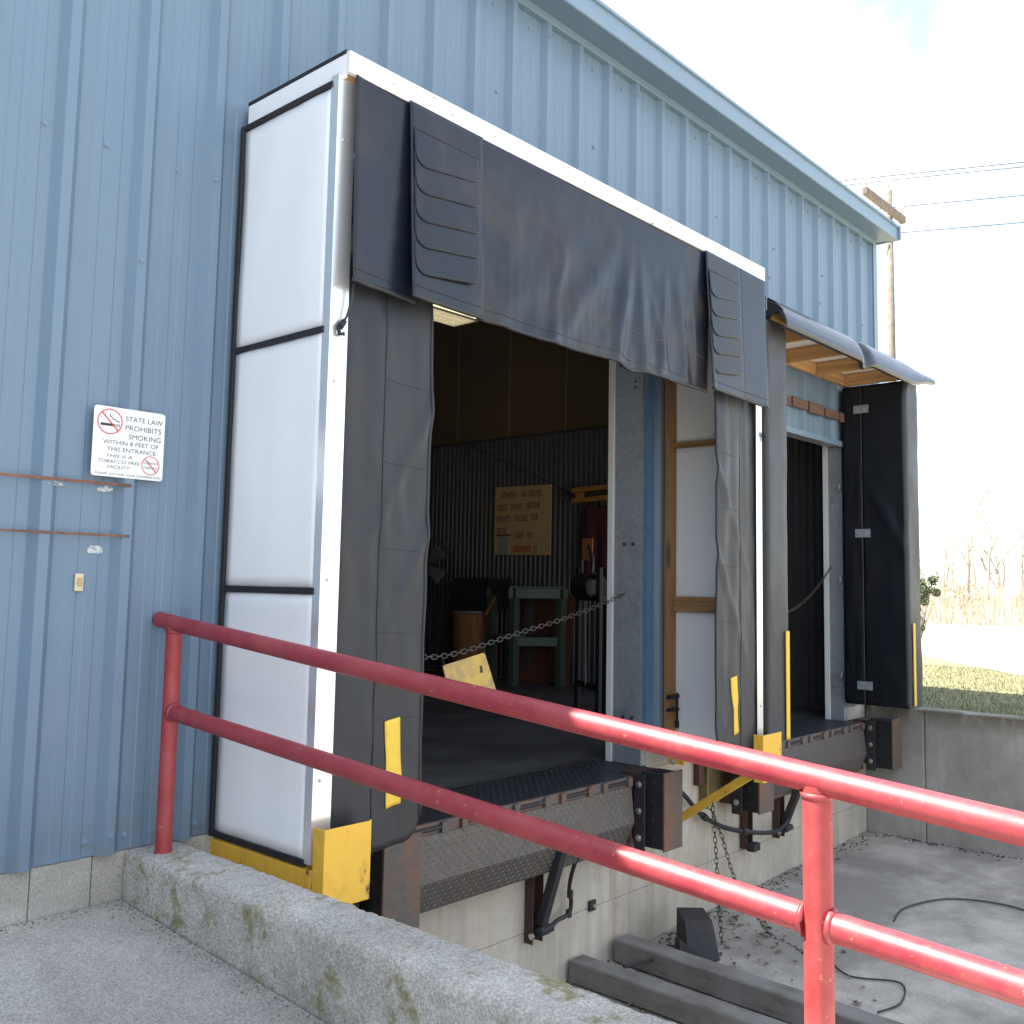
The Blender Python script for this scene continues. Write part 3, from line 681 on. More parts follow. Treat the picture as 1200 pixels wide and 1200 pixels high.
# side curtains
def side_curtain(x0, x1, z0, z1, inner, seed, mat):
    def xin(z): return .006 * nz3(seed, z * 1.1, 0) + .003 * nz3(seed, z * 7, 4)
    def fy(x, z):
        y = -.678 + .013 * nz3(x * 5 + seed, z * .7, 1) + .010 * nz3(x * 15, z * .8, seed) + .005 * nz3(x * 16 + z * 3, z * 4, seed)
        q = (x - x0) / (x1 - x0)
        if inner < 0: q = 1 - q
        y += .020 * (1 - q) ** 3
        y -= .016 * math.exp(-((z - .9 - (q - .5) * .9) / .06) ** 2) * q + .017 * math.exp(-((z - 1.45 - (q - .5) * .8) / .06) ** 2) * q + .008 * math.exp(-((z - .5 + (q - .5) * .5) / .05) ** 2) * q
        if z > 2.15: y += (z - 2.15) * .06 - .012 * abs(nz3(x * 16, 1, seed)) * (z - 2.15) * 5
        return y
    def fn(u, v):
        q = u if inner > 0 else 1 - u
        r_ = .10; d = 0.0; w_ = (x1 - x0)
        if (1 - q) * w_ < r_: a = (r_ - (1 - q) * w_) / r_; d = r_ * (1 - math.sqrt(max(0, 1 - a * a))) * .8
        d += .03 * q
        z = (z0 + d) + v * (z1 - z0 - d); x = x0 + u * w_ + xin(z) * q
        return (x, fy(x, z), z)
    o = build('side_curtain', MB().grid(26, 90, fn), M[mat], sh, smooth=True, solid=.006)
    xs_ = x0 + .44 * (x1 - x0) if inner > 0 else x1 - .44 * (x1 - x0)
    build('seam', MB().tube([(xs_ + xin(z) * .4, fy(xs_, z) - .003, z) for z in [z0 + .03 + (z1 - z0 - .06) * i / 40 for i in range(41)]], .0035, 6), M['vinyl_clean'], o, smooth=True)
    edge = [(fn(1.0 if inner > 0 else 0.0, i / 50)) for i in range(51)]
    build('hem', MB().tube(edge, .0075, 8), M['vinyl_worn'], o, smooth=True)
    for zz in (.62, .95, 1.28, 1.62, 1.95):
        a, b = (xs_, x1 - .02) if inner > 0 else (x0 + .02, xs_)
        build('batten_seam', MB().tube([(a + (b - a) * i / 12, fy(a + (b - a) * i / 12, zz - .012 * i / 12) - .003, zz - .012 * i / 12) for i in range(13)], .0014, 5), M['vinyl_worn'], o)
    return o, fy
ol, fyl = side_curtain(.800, 1.238, .100, 2.37, 1, 3.0, 'vinyl_worn')
orr, fyr = side_curtain(3.555, 4.052, .120, 2.37, -1, 8.0, 'vinyl_grey')
def guide(par, fy, x0, x1, z0, z1, skew):
    build('guide_strip', MB().grid(4, 24, lambda u, v: (x0 + u * (x1 - x0) + skew * (1 - v), fy(x0 + u * (x1 - x0) + skew * (1 - v), z0 + v * (z1 - z0) + .01 * u) - .0065, z0 + v * (z1 - z0) + .012 * u)), M['yellow_tape'], par, smooth=True, solid=.003)
guide(ol, fyl, 1.046, 1.120, .268, .603, .014)
guide(orr, fyr, 3.712, 3.775, .275, .612, .03)

# elastic cords hooked at the curtain ends
def cord(x, z, s_, label):
    o = thing('elastic_cord', (x, -.69, z - .2), label, 'cord')
    pts = [(x, -.715, z), (x - s_ * .006, -.712, z - .06), (x - s_ * .022, -.705, z - .13), (x - s_ * .04, -.698, z - .165)]
    build('cord', MB().tube(pts, .005, 8), M['cable'], o, smooth=True)
    build('hook', MB().tube([(x - s_ * .04, -.698, z - .165), (x - s_ * .055, -.698, z - .18), (x - s_ * .05, -.70, z - .205), (x - s_ * .03, -.70, z - .20)], .008, 8), M['black'], o, smooth=True)
    build('knot', MB().tube([(x - s_ * .03, -.70, z - .150), (x - s_ * .05, -.70, z - .178)], [.012, .014], 8), M['black'], o, smooth=True)
cord(.795, 2.285, 1, 'black elastic cord knotted at the left end of the near head curtain')
cord(4.083, 2.285, -.4, 'black elastic cord hanging at the right end of the near head curtain')

# ------------------------------------------------------------------ yellow shelter brackets
def bracket(xc, side, label):
    """angle arm along the shelter foot, bolt plate on the wall, bent guard plate in front."""
    o = thing('shelter_bracket', (xc, -.4, -.05), label, 'bracket', 'yellow brackets under the near shelter')
    x0 = xc - .035
    build('arm', MB().prism([(x0, -.035, .108), (x0, -.035, .045), (x0 + .008, -.035, .045), (x0 + .008, -.035, .100), (x0 + .07, -.035, .100), (x0 + .07, -.035, .108)], (0, 0, 0), (0, -.66, 0)), M['yellow'], o, bevel=.002)
    wp = build('wall_plate', MB().box(x0 - .004, x0 + .012, -.16, -.036, .0, .044), M['yellow'], o, bevel=.002)
    build('bolt', MB().tube([(x0 + .03, -.075, .012), (x0 - .018, -.075, .012)], .012, 6), M['bolt'], wp)
    build('washer', MB().tube([(x0 - .004, -.075, .012), (x0 - .008, -.075, .012)], .02, 14), M['bolt'], wp)
    g0, g1 = (xc - .028, xc + .205) if side < 0 else (3.945, 4.20)
    zt = .262
    pl = MB().prism([(g0, -.70, -.02), (g0, -.765, -.02), (g1 - .02, -.765, -.02), (g1 - .004, -.745, -.02), (g1 - .009, -.741, -.02), (g1 - .023, -.759, -.02), (g0 + .006, -.759, -.02), (g0 + .006, -.70, -.02)], (0, 0, 0), (0, 0, zt + .02))
    build('guard_plate', pl, M['yellow'], o, bevel=.002)
    build('brace', MB().bar((xc, -.67, .03), (xc, -.035, -.40), .05, .045, (1, 0, 0)), M['yellow'], o, bevel=.003)
    return o
bracket(.737, -1, 'dented yellow steel bracket under the left foot of the near shelter')
bracket(4.055, 1, 'yellow steel bracket with diagonal brace under the right foot of the near shelter')

# ------------------------------------------------------------------ dock levelers
def lugs(mb, O, U, V, N, nu, nv, pitch, H=.0028):
    O, U, V, N = map(Vector, (O, U, V, N))
    for j in range(nv):
        for i in range(nu):
            c = O + U * ((i + .5) * pitch) + V * ((j + .5) * pitch)
            s_ = 1 if (i + j) % 2 else -1
            a = (U + V * s_).normalized(); b = N.cross(a).normalized(); L, W = pitch * .46, pitch * .13
            mb.add([c - a * L, c + b * W, c + a * L, c - b * W, c - a * L * .45 + N * H, c + a * L * .45 + N * H], [(0, 1, 5, 4), (1, 2, 5), (2, 3, 4, 5), (3, 0, 4)])
def leveler(x0, x1, label, bump_l, bump_r):
    o = thing('dock_leveler', ((x0 + x1) / 2, 0, 0), label, 'dock leveler', 'edge of dock levelers')
    P = .026
    bx('deck_plate', M['tread_dark'], o, x0, x1, -.135, .36, -.012, .004, .001)
    mb = MB(); lugs(mb, (x0 + .01, -.12, .004), (1, 0, 0), (0, 1, 0), (0, 0, 1), int((x1 - x0 - .02) / P), int(.46 / P), P, .0014)
    tag(build('deck_tread', mb, M['tread_dark'], o), kind='stuff')
    bx('transition_bar', M['steel_dark'], o, x0 - .02, x1 + .25, .362, .385, -.01, .010, .003)
    bx('hinge_angle', M['steel_rust'], o, x0, x1, -.150, -.1355, -.060, .002, .002)
    for q in range(5):
        c = x0 + .16 + q * (x1 - x0 - .32) / 4
        h = build('hinge_pin', MB().tube([(c - .10, -.158, -.024), (c + .10, -.158, -.024)], .011, 10), M['steel_dark'], o, smooth=40)
        bx('hinge_lug', M['steel_rust'], h, c - .145, c - .102, -.170, -.151, -.050, .0, .003); bx('hinge_lug', M['steel_rust'], h, c + .102, c + .145, -.170, -.151, -.050, .0, .003)
    A, B, C_ = Vector((0, -.158, -.052)), Vector((0, -.186, -.262)), Vector((0, -.128, -.412))
    r_ = .03; inset = .03
    mb = MB().prism([(x0 + .004, A.y, A.z), (x0 + .004, B.y, B.z), (x0 + .012, C_.y, C_.z), (x0 + .012, C_.y + .014, C_.z + .004), (x0 + .004, B.y + .016, B.z), (x0 + .004, A.y + .012, A.z)], (0, 0, 0), (0, 0, 0)) if False else MB()
    th = .014; xs_ = (x0 + .003, x1 - .018)
    prof = [A, B, C_, C_ + Vector((0, th, .004)), B + Vector((0, th, 0)), A + Vector((0, th, 0))]
    ins = [0, .004, inset, inset, .004, 0]
    vs = [(xs_[0], p.y, p.z) for p in prof] + [(xs_[1] - i_, p.y, p.z) for p, i_ in zip(prof, ins)]
    mb.add(vs, [(5, 4, 1, 0), (4, 3, 2, 1), (6, 7, 10, 11), (7, 8, 9, 10), (0, 1, 7, 6), (1, 2, 8, 7), (2, 3, 9, 8), (3, 4, 10, 9), (4, 5, 11, 10), (5, 0, 6, 11)])
    lip = build('lip_plate', mb, M['tread'], o)
    mb = MB(); nu = int((xs_[1] - xs_[0] - .04) / P)
    for a, b in ((A, B), (B, C_)):
        d = (b - a); L = d.length; d.normalize(); N = Vector((1, 0, 0)).cross(d)
        if N.y > 0: N = -N
        lugs(mb, (xs_[0] + .006, a.y, a.z), (1, 0, 0), d, N, nu, int(L / P), P)
    tag(build('lip_tread', mb, M['tread_lug'], lip), kind='stuff')
    bx('side_frame', M['steel_brown'], o, x1 + .016, x1 + .030, -.130, -.004, -.40, -.0, .002)
    bx('side_frame', M['steel_brown'], o, x0 - .030, x0 - .016, -.130, -.004, -.40, -.0, .002)
    bx('back_plate', M['steel_brown'], o, x0 - .03, x1 + .03, -.022, -.003, -.20, -.013)
    bx('approach_plate', M['tread_dark'], o, x1 + .032, x1 + .27, -.02, .36, -.012, .003, .001)
    mb = MB(); lugs(mb, (x1 + .036, -.01, .003), (1, 0, 0), (0, 1, 0), (0, 0, 1), 8, int(.35 / P), P)
    tag(build('approach_tread', mb, M['tread_dark'], o), kind='stuff')
    return o
leveler(1.600, 3.455, 'steel tread plate dock leveler with hanging lip at the near door', 0, 0)
leveler(5.060, 6.905, 'dark tread plate dock leveler with hanging lip at the far door', 0, 0)

# ------------------------------------------------------------------ dock bumpers
def bumper(x0, x1, z0, label, yf=-.318, tip=True):
    o = thing('dock_bumper', ((x0 + x1) / 2, -.15, z0), label, 'dock bumper', 'laminated dock bumpers')
    zt = .018
    bx('mounting_plate', M['steel_brown'], o, x0 - .006, x1 + .015, -.125, -.004, z0 + .03, zt - .012, .002)
    an = bx('angle_iron', M['steel_dark'], o, x0 - .052, x0 - .040, -.205, -.126, z0 - .02, zt - .006, .002)
    bx('angle_leg', M['steel_dark'], o, x0 - .0395, x0 + .02, -.138, -.127, z0 - .02, zt - .006, .002)
    L = 6
    for q in range(L):
        a = x0 + q * (x1 - x0) / L
        bx('rubber_pad', M['rubber'], o, a + .001, a + (x1 - x0) / L - .001, yf + .016 + .003 * (q % 2), -.140, z0 + .006 * (q % 3), zt - .004 * (q % 2), .003)
    bx('face_plate', M['steel_rust'], o, x0 - .004, x1 + .004, yf, yf + .013, z0 - .008, zt + .010, .002)
    for q in range(3):
        z = z0 + .06 + q * (zt - z0 - .13) / 2
        build('bolt', MB().tube([(x0 - .053, -.165, z), (x0 - .066, -.165, z)], .0135, 6), M['bolt'], o)
        build('washer', MB().tube([(x0 - .0525, -.165, z), (x0 - .056, -.165, z)], .021, 14), M['bolt'], o)
    for q in range(4):
        z = z0 + .05 + q * (zt - z0 - .11) / 3
        build('nut', MB().tube([(x0 + .001, -.235, z), (x0 - .007, -.235, z)], .012, 6), M['steel_dark'], o)
    if tip: build('plate_tip', MB().prism([(x0 + .01, -.012, z0 + .03), (x0 + .05, -.012, z0 - .10), (x0 + .09, -.012, z0 - .10), (x0 + .13, -.012, z0 + .03)], (0, 0, 0), (0, .008, 0)), M['steel_rust'], o)
    return o
bumper(1.378, 1.588, -.47, 'rusty plated dock bumper below the left side curtain of the near door', tip=False)
bumper(3.560, 3.752, -.425, 'bolted black dock bumper with rusty face plate right of the near leveler')
bumper(4.735, 4.935, -.395, 'small dock bumper beside the yellow bracket left of the far leveler', tip=False)
bumper(7.065, 7.250, -.395, 'dock bumper in the far corner of the pit by the retaining wall', yf=-.345, tip=False)

# ------------------------------------------------------------------ lip support legs on the dock wall
def support_leg(x, zt, zb, label, strut=True, foot=False):
    o = thing('support_leg', (x, -.05, zb), label, 'steel bracket', 'steel legs on the dock wall')
    build('channel', MB().prism([(x - .045, -.004, zb), (x - .045, -.062, zb), (x - .037, -.062, zb), (x - .037, -.012, zb), (x + .037, -.012, zb), (x + .037, -.062, zb), (x + .045, -.062, zb), (x + .045, -.004, zb)], (0, 0, 0), (0, 0, zt - zb)), M['steel_brown'], o, bevel=.002)
    if strut:
        st = build('strut', MB().bar((x + .045, -.20, zt + .05), (x + .015, -.075, zb + .10), .05, .052, (0, 1, 0)), M['steel_dark'], o, bevel=.004)
        build('strut_flange', MB().bar((x + .088, -.195, zt + .05), (x + .048, -.070, zb + .13), .030, .022, (0, 1, 0)), M['steel_brown'], st, bevel=.002)
        for zz, yy in ((zb + .055, -.068), (zb + .075, -.098)):
            build('pivot_bolt', MB().tube([(x - .03, yy, zz), (x + .075, yy, zz)], .022, 12), M['steel_dark'], o, smooth=40)
        build('nut', MB().tube([(x - .046, -.065, zb + .05), (x - .062, -.065, zb + .05)], .017, 6), M['bolt'], o)
    if foot:
        bx('foot_plate', M['steel_dark'], o, x - .05, x + .05, -.12, -.063, zb - .008, zb + .045, .003)
        bx('side_tab', M['steel_dark'], o, x + .046, x + .12, -.022, -.004, zb + .012, zb + .075, .003)
    return o
support_leg(2.705, -.30, -.80, 'steel support leg with slanted strut and hose under the near leveler lip')
support_leg(5.06, -.40, -.735, 'upright steel leg with foot plate behind the hanging chains', False, True)
support_leg(5.56, -.36, -.745, 'steel support leg with slanted strut under the far leveler')
hs = thing('hydraulic_hose', (3.0, -.06, -.7), 'black hose looping beside the near support leg', 'hose')
pts = [(2.955, -.14, -.36), (2.955, -.10, -.46), (2.965, -.07, -.56), (2.995, -.06, -.64), (2.985, -.06, -.70), (2.93, -.065, -.712), (2.86, -.07, -.715), (2.79, -.08, -.735)]
def smoothpts(p, n=6):
    p = [Vector(q) for q in p]; out = []
    for i in range(len(p) - 1):
        a, b, c, d = p[max(i - 1, 0)], p[i], p[i + 1], p[min(i + 2, len(p) - 1)]
        for k_ in range(n):
            t_ = k_ / n; out.append(.5 * ((2 * b) + (c - a) * t_ + (2 * a - 5 * b + 4 * c - d) * t_ ** 2 + (3 * b - a - 3 * c + d) * t_ ** 3))
    return out + [p[-1]]
build('hose', MB().tube(smoothpts(pts), .012, 10), M['cable'], hs, smooth=True)
for p in ((2.985, -.06, -.60), (2.975, -.06, -.705)): build('fitting', MB().tube([Vector(p) + Vector((0, 0, .02)), Vector(p) - Vector((0, 0, .02))], .018, 8), M['steel_dark'], hs, smooth=40)
pts = [(3.90, -.10, -.06), (4.02, -.06, -.14), (4.18, -.05, -.22), (4.40, -.06, -.39), (4.62, -.09, -.50), (4.85, -.13, -.565), (5.15, -.16, -.62), (5.40, -.13, -.64), (5.60, -.10, -.60)]
cd = thing('conduit_cable', (4.7, -.08, -.6), 'thick black cable sagging along the dock wall behind the chains', 'cable')
build('cable', MB().tube(smoothpts(pts), .016, 10), M['cable'], cd, smooth=True)
for p, q in (((4.41, -.062, -.395), (4.45, -.065, -.42)), ((4.83, -.128, -.558), (4.90, -.135, -.575))): build('coupling', MB().tube([p, q], .024, 10), M['steel_dark'], cd, smooth=40)
# wall-mounted plate and small tabs left on the dock wall
mp_ = thing('mounting_plate', (4.75, -.03, -.3), 'rusty yellowish steel plate on the dock wall behind the yellow brace', 'plate')
bx('plate', rusty('green_rust', (.12, .10, .03), (.11, .055, .03), .5), mp_, 4.47, 4.73, -.03, -.004, -.34, -.03, .003)
bx('rib', M['steel_brown'], mp_, 4.385, 4.455, -.05, -.004, -.20, -.035, .003)
bx('edge_bar', rusty('olive_rust', (.20, .17, .05), (.13, .06, .03), .55), mp_, 4.458, 4.478, -.07, -.004, -.36, -.03, .003)
tb = thing('wall_tab', (3.255, -.02, -.74), 'small square steel tab bolted low on the dock wall', 'steel tab')
bx('plate', M['steel_dark'], tb, 3.225, 3.285, -.02, -.004, -.765, -.705, .003)
build('nut', MB().tube([(3.255, -.021, -.735), (3.255, -.032, -.735)], .012, 6), M['bolt'], tb)

# ------------------------------------------------------------------ chains
def chain(name, pts, pitch, wire, label, mat, par=None, cat='chain', hooks=True):
    o = thing(name, pts[0], label, cat)
    ps = smoothpts(pts, 24); acc = [0.0]
    for a, b in zip(ps, ps[1:]): acc.append(acc[-1] + (b - a).length)
    n = int(acc[-1] / pitch); mb = MB(); j = 0
    for i in range(n):
        d = (i + .5) * pitch
        while j < len(acc) - 2 and acc[j + 1] < d: j += 1
        c = ps[j].lerp(ps[j + 1], (d - acc[j]) / max(acc[j + 1] - acc[j], 1e-6)); t_ = (ps[j + 1] - ps[j]).normalized()
        side = t_.cross(Vector((0, 0, 1)));
        if side.length < .1: side = t_.cross(Vector((1, 0, 0)))
        side.normalize(); up = side.cross(t_)
        s_ = (side * .96 + up * .28) if i % 2 else (up * .96 - side * .28)
        hl, hw = pitch * .64, pitch * .33
        loop = []
        for q in range(12):
            a = 2 * math.pi * q / 12; ca, sa = math.cos(a), math.sin(a)
            loop.append(c + t_ * ((hl - hw) * (1 if ca > 0 else -1) * (0 if abs(ca) < .01 else 1) + hw * ca) + s_ * (hw * sa))
        loop.append(loop[0]); mb.tube(loop, wire, 5, False)
    tag(build('links', mb, mat, o, smooth=True), kind='stuff')
    return o
chain('safety_chain', [(1.10, .10, .95), (1.5, .10, .835), (1.92, .10, .769), (2.2, .10, .775), (2.63, .10, .858), (3.1, .10, .945), (3.53, .10, 1.045), (3.72, .10, 1.10)], .036, .0030, 'steel safety chain slung across the near doorway', M['chain'])
chain('hanging_chain', [(4.04, -.36, -.20), (4.06, -.37, -.5), (4.07, -.385, -.8), (4.08, -.40, -1.07)], .032, .0026, 'rusty chain hanging straight down from the yellow brace', M['chain_rust'])
chain('slanted_chain', [(4.04, -.30, -.17), (4.10, -.38, -.40), (4.17, -.45, -.70), (4.32, -.53, -.95), (4.42, -.58, -1.07), (4.3, -.85, -1.076), (3.95, -1.15, -1.083)], .032, .0026, 'rusty chain slanting from the yellow brace onto the pit floor', M['chain_rust'])
chain('far_chain', [(5.75, .09, .95), (6.05, .09, .97), (6.35, .09, 1.07), (6.6, .09, 1.2), (6.84, .09, 1.36)], .030, .0028, 'chain slung across the far doorway', M['chain_rust'])
tg = thing('tag_board', (2.27, .09, .55), 'dirty yellow square board hanging crooked from the safety chain', 'board')
tm = MB().prism([(2.082, .085, .716), (2.396, .085, .772), (2.497, .080, .545), (2.118, .080, .600)][::-1], (0, 0, 0), (0, .006, 0)); build('board', tm, M['tag'], tg, bevel=.002)
build('wire_tie', MB().tube([(2.09, .084, .712), (2.085, .09, .745), (2.087, .10, .772)], .003, 6), M['black'], tg)
build('wire_tie', MB().tube([(2.39, .084, .765), (2.39, .09, .79), (2.391, .10, .806)], .003, 6), M['black'], tg)
build('stamp', MB().prism([(2.355, .0835, .70), (2.375, .0835, .703), (2.383, .082, .665), (2.362, .082, .662)], (0, 0, 0), (0, .001, 0)), M['ink'], tg)

# clamp on the stud
cl = thing('stud_clamp', (4.0, -.10, .27), 'small black clamp at the foot of the pine stud', 'clamp')
bx('jaw', M['black'], cl, 3.93, 4.04, -.112, -.079, .42, .445, .003); bx('jaw', M['black'], cl, 3.93, 4.04, -.112, -.079, .34, .360, .003)
build('screw_rod', MB().tube([(4.03, -.10, .26), (4.03, -.10, .455)], .008, 8), M['black'], cl); build('handle', MB().tube([(4.03, -.10, .23), (4.03, -.10, .275)], .014, 8), M['black'], cl)

# ------------------------------------------------------------------ foam dock seal (far door)
sl = thing('dock_seal', (5.72, -.3, .16), 'black foam pad dock seal with curled awning around the far door', 'dock seal')
def pad(x0, x1, y0, z0, z1, seed):
    r_ = .03
    prof = []
    for cx, cy, a0 in ((x1 - r_, y0 + r_, -90), (x1 - .004, -.045, 0), (x0 + .004, -.045, 90), (x0 + r_, y0 + r_, 180)):
        rr = r_ if cy < -.2 else .004
        for q in range(5): a = R(a0 + q * 22.5); prof.append((cx + rr * math.cos(a), cy + rr * math.sin(a)))
    out = []
    for i in range(len(prof)):
        a, b = prof[i], prof[(i + 1) % len(prof)]; L = math.hypot(b[0] - a[0], b[1] - a[1]); k_ = max(1, int(L / .04))
        for q in range(k_): out.append((a[0] + (b[0] - a[0]) * q / k_, a[1] + (b[1] - a[1]) * q / k_))
    n = len(out); nv = 70; vs = []; cx, cy = (x0 + x1) / 2, (y0 - .04) / 2
    for j in range(nv + 1):
        z = z0 + (z1 - z0) * j / nv; e_ = math.exp(-(z1 - z) / .12)
        for x, y in out:
            d = .006 * nz3(x * 6 + seed, y * 5, z * 2.2) + .003 * nz3(x * 20, y * 16, z * 7 + seed) + .010 * e_ * nz3(x * 30, y * 30, z * 14)
            dx, dy = x - cx, y - cy; L = math.hypot(dx, dy)
            vs.append((x + dx / L * d, y + dy / L * d, z))
    fs = [(j * n + i, j * n + (i + 1) % n, (j + 1) * n + (i + 1) % n, (j + 1) * n + i) for j in range(nv) for i in range(n)]
    fs += [tuple(range(n - 1, -1, -1)), tuple(nv * n + i for i in range(n))]
    return MB().add(vs, fs)
pl = build('side_pad', pad(4.335, 4.632, -.60, .150, 2.945, 1.0), M['vinyl_grey'], sl, smooth=50)
pr = build('side_pad', pad(6.815, 7.105, -.60, .165, 2.945, 5.0), M['vinyl_grey'], sl, smooth=50)
# black inner facing of the far pad in two leaves with a seam and clips
for a, b, s_ in ((-.045, -.213, 2), (-.217, -.588, 9)):
    build('inner_facing', MB().grid(16, 60, lambda u, v: (6.800 - .006 * nz3(u * 3 + s_, v * 7, 2) - .004 * math.sin(u * math.pi) - .010 * max(0, 1 - abs(v - (.72 - .25 * u)) / .05) * (1 if s_ == 9 else 0), a + (b - a) * u, .168 + v * 2.765)), M['vinyl_clean'], pr, smooth=True, solid=.005)
build('inner_facing', MB().grid(6, 30, lambda u, v: (4.330 + .003 * nz3(u * 3, v * 7, 2), -.05 - .535 * u, .155 + v * 2.78)), M['vinyl_clean'], pl, smooth=True, solid=.005)
build('seam', MB().tube([(6.793, -.215, .17 + i * .0921) for i in range(31)], .003, 6), M['dark_grey'], pr)
for z in (2.73, 1.638, .332):
    c = bx('clip', M['galv'], pr, 6.786, 6.790, -.285, -.150, z - .036, z + .036, .003)
    for q in (-.25, -.185): build('rivet', MB().tube([(6.786, q, z), (6.781, q, z)], .009, 8), M['bolt'], c)
for z in (2.058, 1.237, .408):
    c = bx('clip', M['galv'], sl, 6.79, 6.875, -.005, -.0015, z - .03, z + .03, .001)
    for q in (6.81, 6.85): build('rivet', MB().tube([(q, -.005, z), (q, -.010, z)], .008, 8), M['bolt'], c)
for par, x0, x1, z0, z1 in ((pl, 4.552, 4.602, .155, .865), (pr, 6.858, 6.905, .185, .875)):
    build('guide_strip', MB().grid(2, 30, lambda u, v: (x0 + (x1 - x0) * u, -.6125 + .0, z0 + (z1 - z0) * v)), M['yellow_tape'], par, smooth=True, solid=.004)
# timber head frame
bx('ledger', M['pine_x'], sl, 4.40, 6.82, -.078, -.040, 2.955, 3.055, .003)
bx('front_header', M['pine_x'], sl, 4.40, 7.05, -.600, -.562, 2.952, 3.06, .003)
for x in (4.46, 5.02, 5.62, 6.20, 6.775): bx('rafter', M['pine_y'], sl, x, x + .038, -.561, -.079, 2.950 if x < 6.7 else 2.948, 3.055, .003)
bx('soffit_board', M['white_sheet'], sl, 4.40, 7.06, -.60, -.04, 3.061, 3.072)
bx('end_board', M['vinyl_clean'], sl, 4.325, 4.395, -.60, -.04, 2.95, 3.10, .008)
# curled awning sheet: wall -> over the frame -> rolled nose in front
def awn(u, v):
    x = 4.335 + u * (7.145 - 4.335)
    sag = .034 * math.exp(-((x - 5.70) / .065) ** 2)
    drop = .003 * nz3(x * 1.2, 0, 0)
    P_ = [(-.045, 3.118), (-.30, 3.112), (-.54, 3.098), (-.605, 3.085), (-.655, 3.055), (-.695, 3.010), (-.722, 2.960), (-.738, 2.915), (-.742, 2.886), (-.732, 2.868), (-.712, 2.864), (-.694, 2.874)]
    k_ = v * (len(P_) - 1); i = min(int(k_), len(P_) - 2); t_ = k_ - i
    y = P_[i][0] + (P_[i + 1][0] - P_[i][0]) * t_; z = P_[i][1] + (P_[i + 1][1] - P_[i][1]) * t_
    e_ = max(0.0, (x - 6.6) / .55)   # the far end flattens into a point
    if e_ > 0: e_ = e_ * e_ * (3 - 2 * e_) if e_ < 1 else 1; z = z * (1 - .62 * e_) + (2.985 + .05 * (1 - v)) * .62 * e_
    nose = max(0.0, (-.45 - y) / .3)
    z += drop - sag * nose * (1.2 - .2 * v) ; y += sag * 1.1 * nose
    z += .0018 * nz3(x * 5, v * 3, 1)
    return (x, y, z)
aw = build('awning', MB().grid(150, 44, awn), M['vinyl_gloss'], sl, smooth=True, solid=.005)
build('end_flap', MB().grid(10, 8, lambda u, v: (4.336 - .004 * nz3(u * 4, v * 4, 2), -.52 - .20 * u, 3.088 - .10 * u * u - v * (.135 - .05 * u + .03 * math.sin(u * 6)))), M['vinyl_clean'], aw, smooth=True, solid=.004)
build('end_hook', MB().bar((4.332, -.60, 3.0), (4.332, -.60, 3.09), .008, .008), M['bolt'], aw)
# red-brown blocks between the ribs over the far door
for n_ in range(16, 23):
    a = n_ * RIB + .012; b = (n_ + 1) * RIB - .022
    if b > 6.82: b = 6.80
    if b - a > .05: bx('wood_block', M['redwood'], sl, a, b, -.064, -.0365, 2.625 + .008 * (n_ % 2), 2.705 + .006 * (n_ % 3), .003)

# ------------------------------------------------------------------ wall-mounted signs and leftovers
def text(par, s, cx, cz, width, height, y, mat, slant=0.0, right=(1, 0, 0), org=None, bold=0.0, face=-1):
    cu = bpy.data.curves.new('lettering', 'FONT'); cu.body = s; cu.align_x = 'CENTER'; cu.align_y = 'CENTER'; cu.size = 1; cu.shear = slant; cu.offset = bold; cu.resolution_u = 3
    ob = bpy.data.objects.new('tmp', cu); COL.objects.link(ob)
    bpy.context.view_layer.update()
    dg = bpy.context.evaluated_depsgraph_get(); me = bpy.data.meshes.new_from_object(ob.evaluated_get(dg)); bpy.data.objects.remove(ob)
    xs = [v.co.x for v in me.vertices]; ys_ = [v.co.y for v in me.vertices]
    sx = width / (max(xs) - min(xs)); sy = height / (max(ys_) - min(ys_)); mx_, my_ = (max(xs) + min(xs)) / 2, (max(ys_) + min(ys_)) / 2
    for v in me.vertices:
        a, b = (v.co.x - mx_) * sx, (v.co.y - my_) * sy
        if right == 'y': v.co = Vector((0, -a, b))
        else: v.co = Vector((a, 0, b))
    me.materials.append(mat); o = bpy.data.objects.new('lettering', me); COL.objects.link(o); o.parent = par
    o.location = (Vector((cx, y, cz)) if right != 'y' else Vector((y, cx, cz))) - wpos(par)
    return o
def ring(par, cx, cz, r_, w_, y, mat, name='ring'):
    vs = []
    for k_ in range(40):
        a = 2 * math.pi * k_ / 40; vs += [(cx + r_ * math.cos(a), y, cz + r_ * math.sin(a)), (cx + (r_ - w_) * math.cos(a), y, cz + (r_ - w_) * math.sin(a))]
    mb = MB().add(vs, [(2 * k_, 2 * k_ + 1, (2 * k_ + 3) % 80, (2 * k_ + 2) % 80) for k_ in range(40)])
    return build(name, mb, mat, par)
sg = thing('warning_sign', (.272, -.04, 1.524), 'white no smoking sign with black lettering on the blue wall', 'sign')
sx0, sx1, sz0, sz1 = .131, .414, 1.524, 1.790
r_ = .012; prof = []
for cx, cz, a0 in ((sx1 - r_, sz0 + r_, -90), (sx1 - r_, sz1 - r_, 0), (sx0 + r_, sz1 - r_, 90), (sx0 + r_, sz0 + r_, 180)):
    for q in range(5): a = R(a0 + q * 22.5); prof.append((cx + r_ * math.cos(a), -.0385, cz + r_ * math.sin(a)))
build('plate', MB().prism(prof, (0, 0, 0), (0, .003, 0)), M['sign_white'], sg)
YS = -.0389
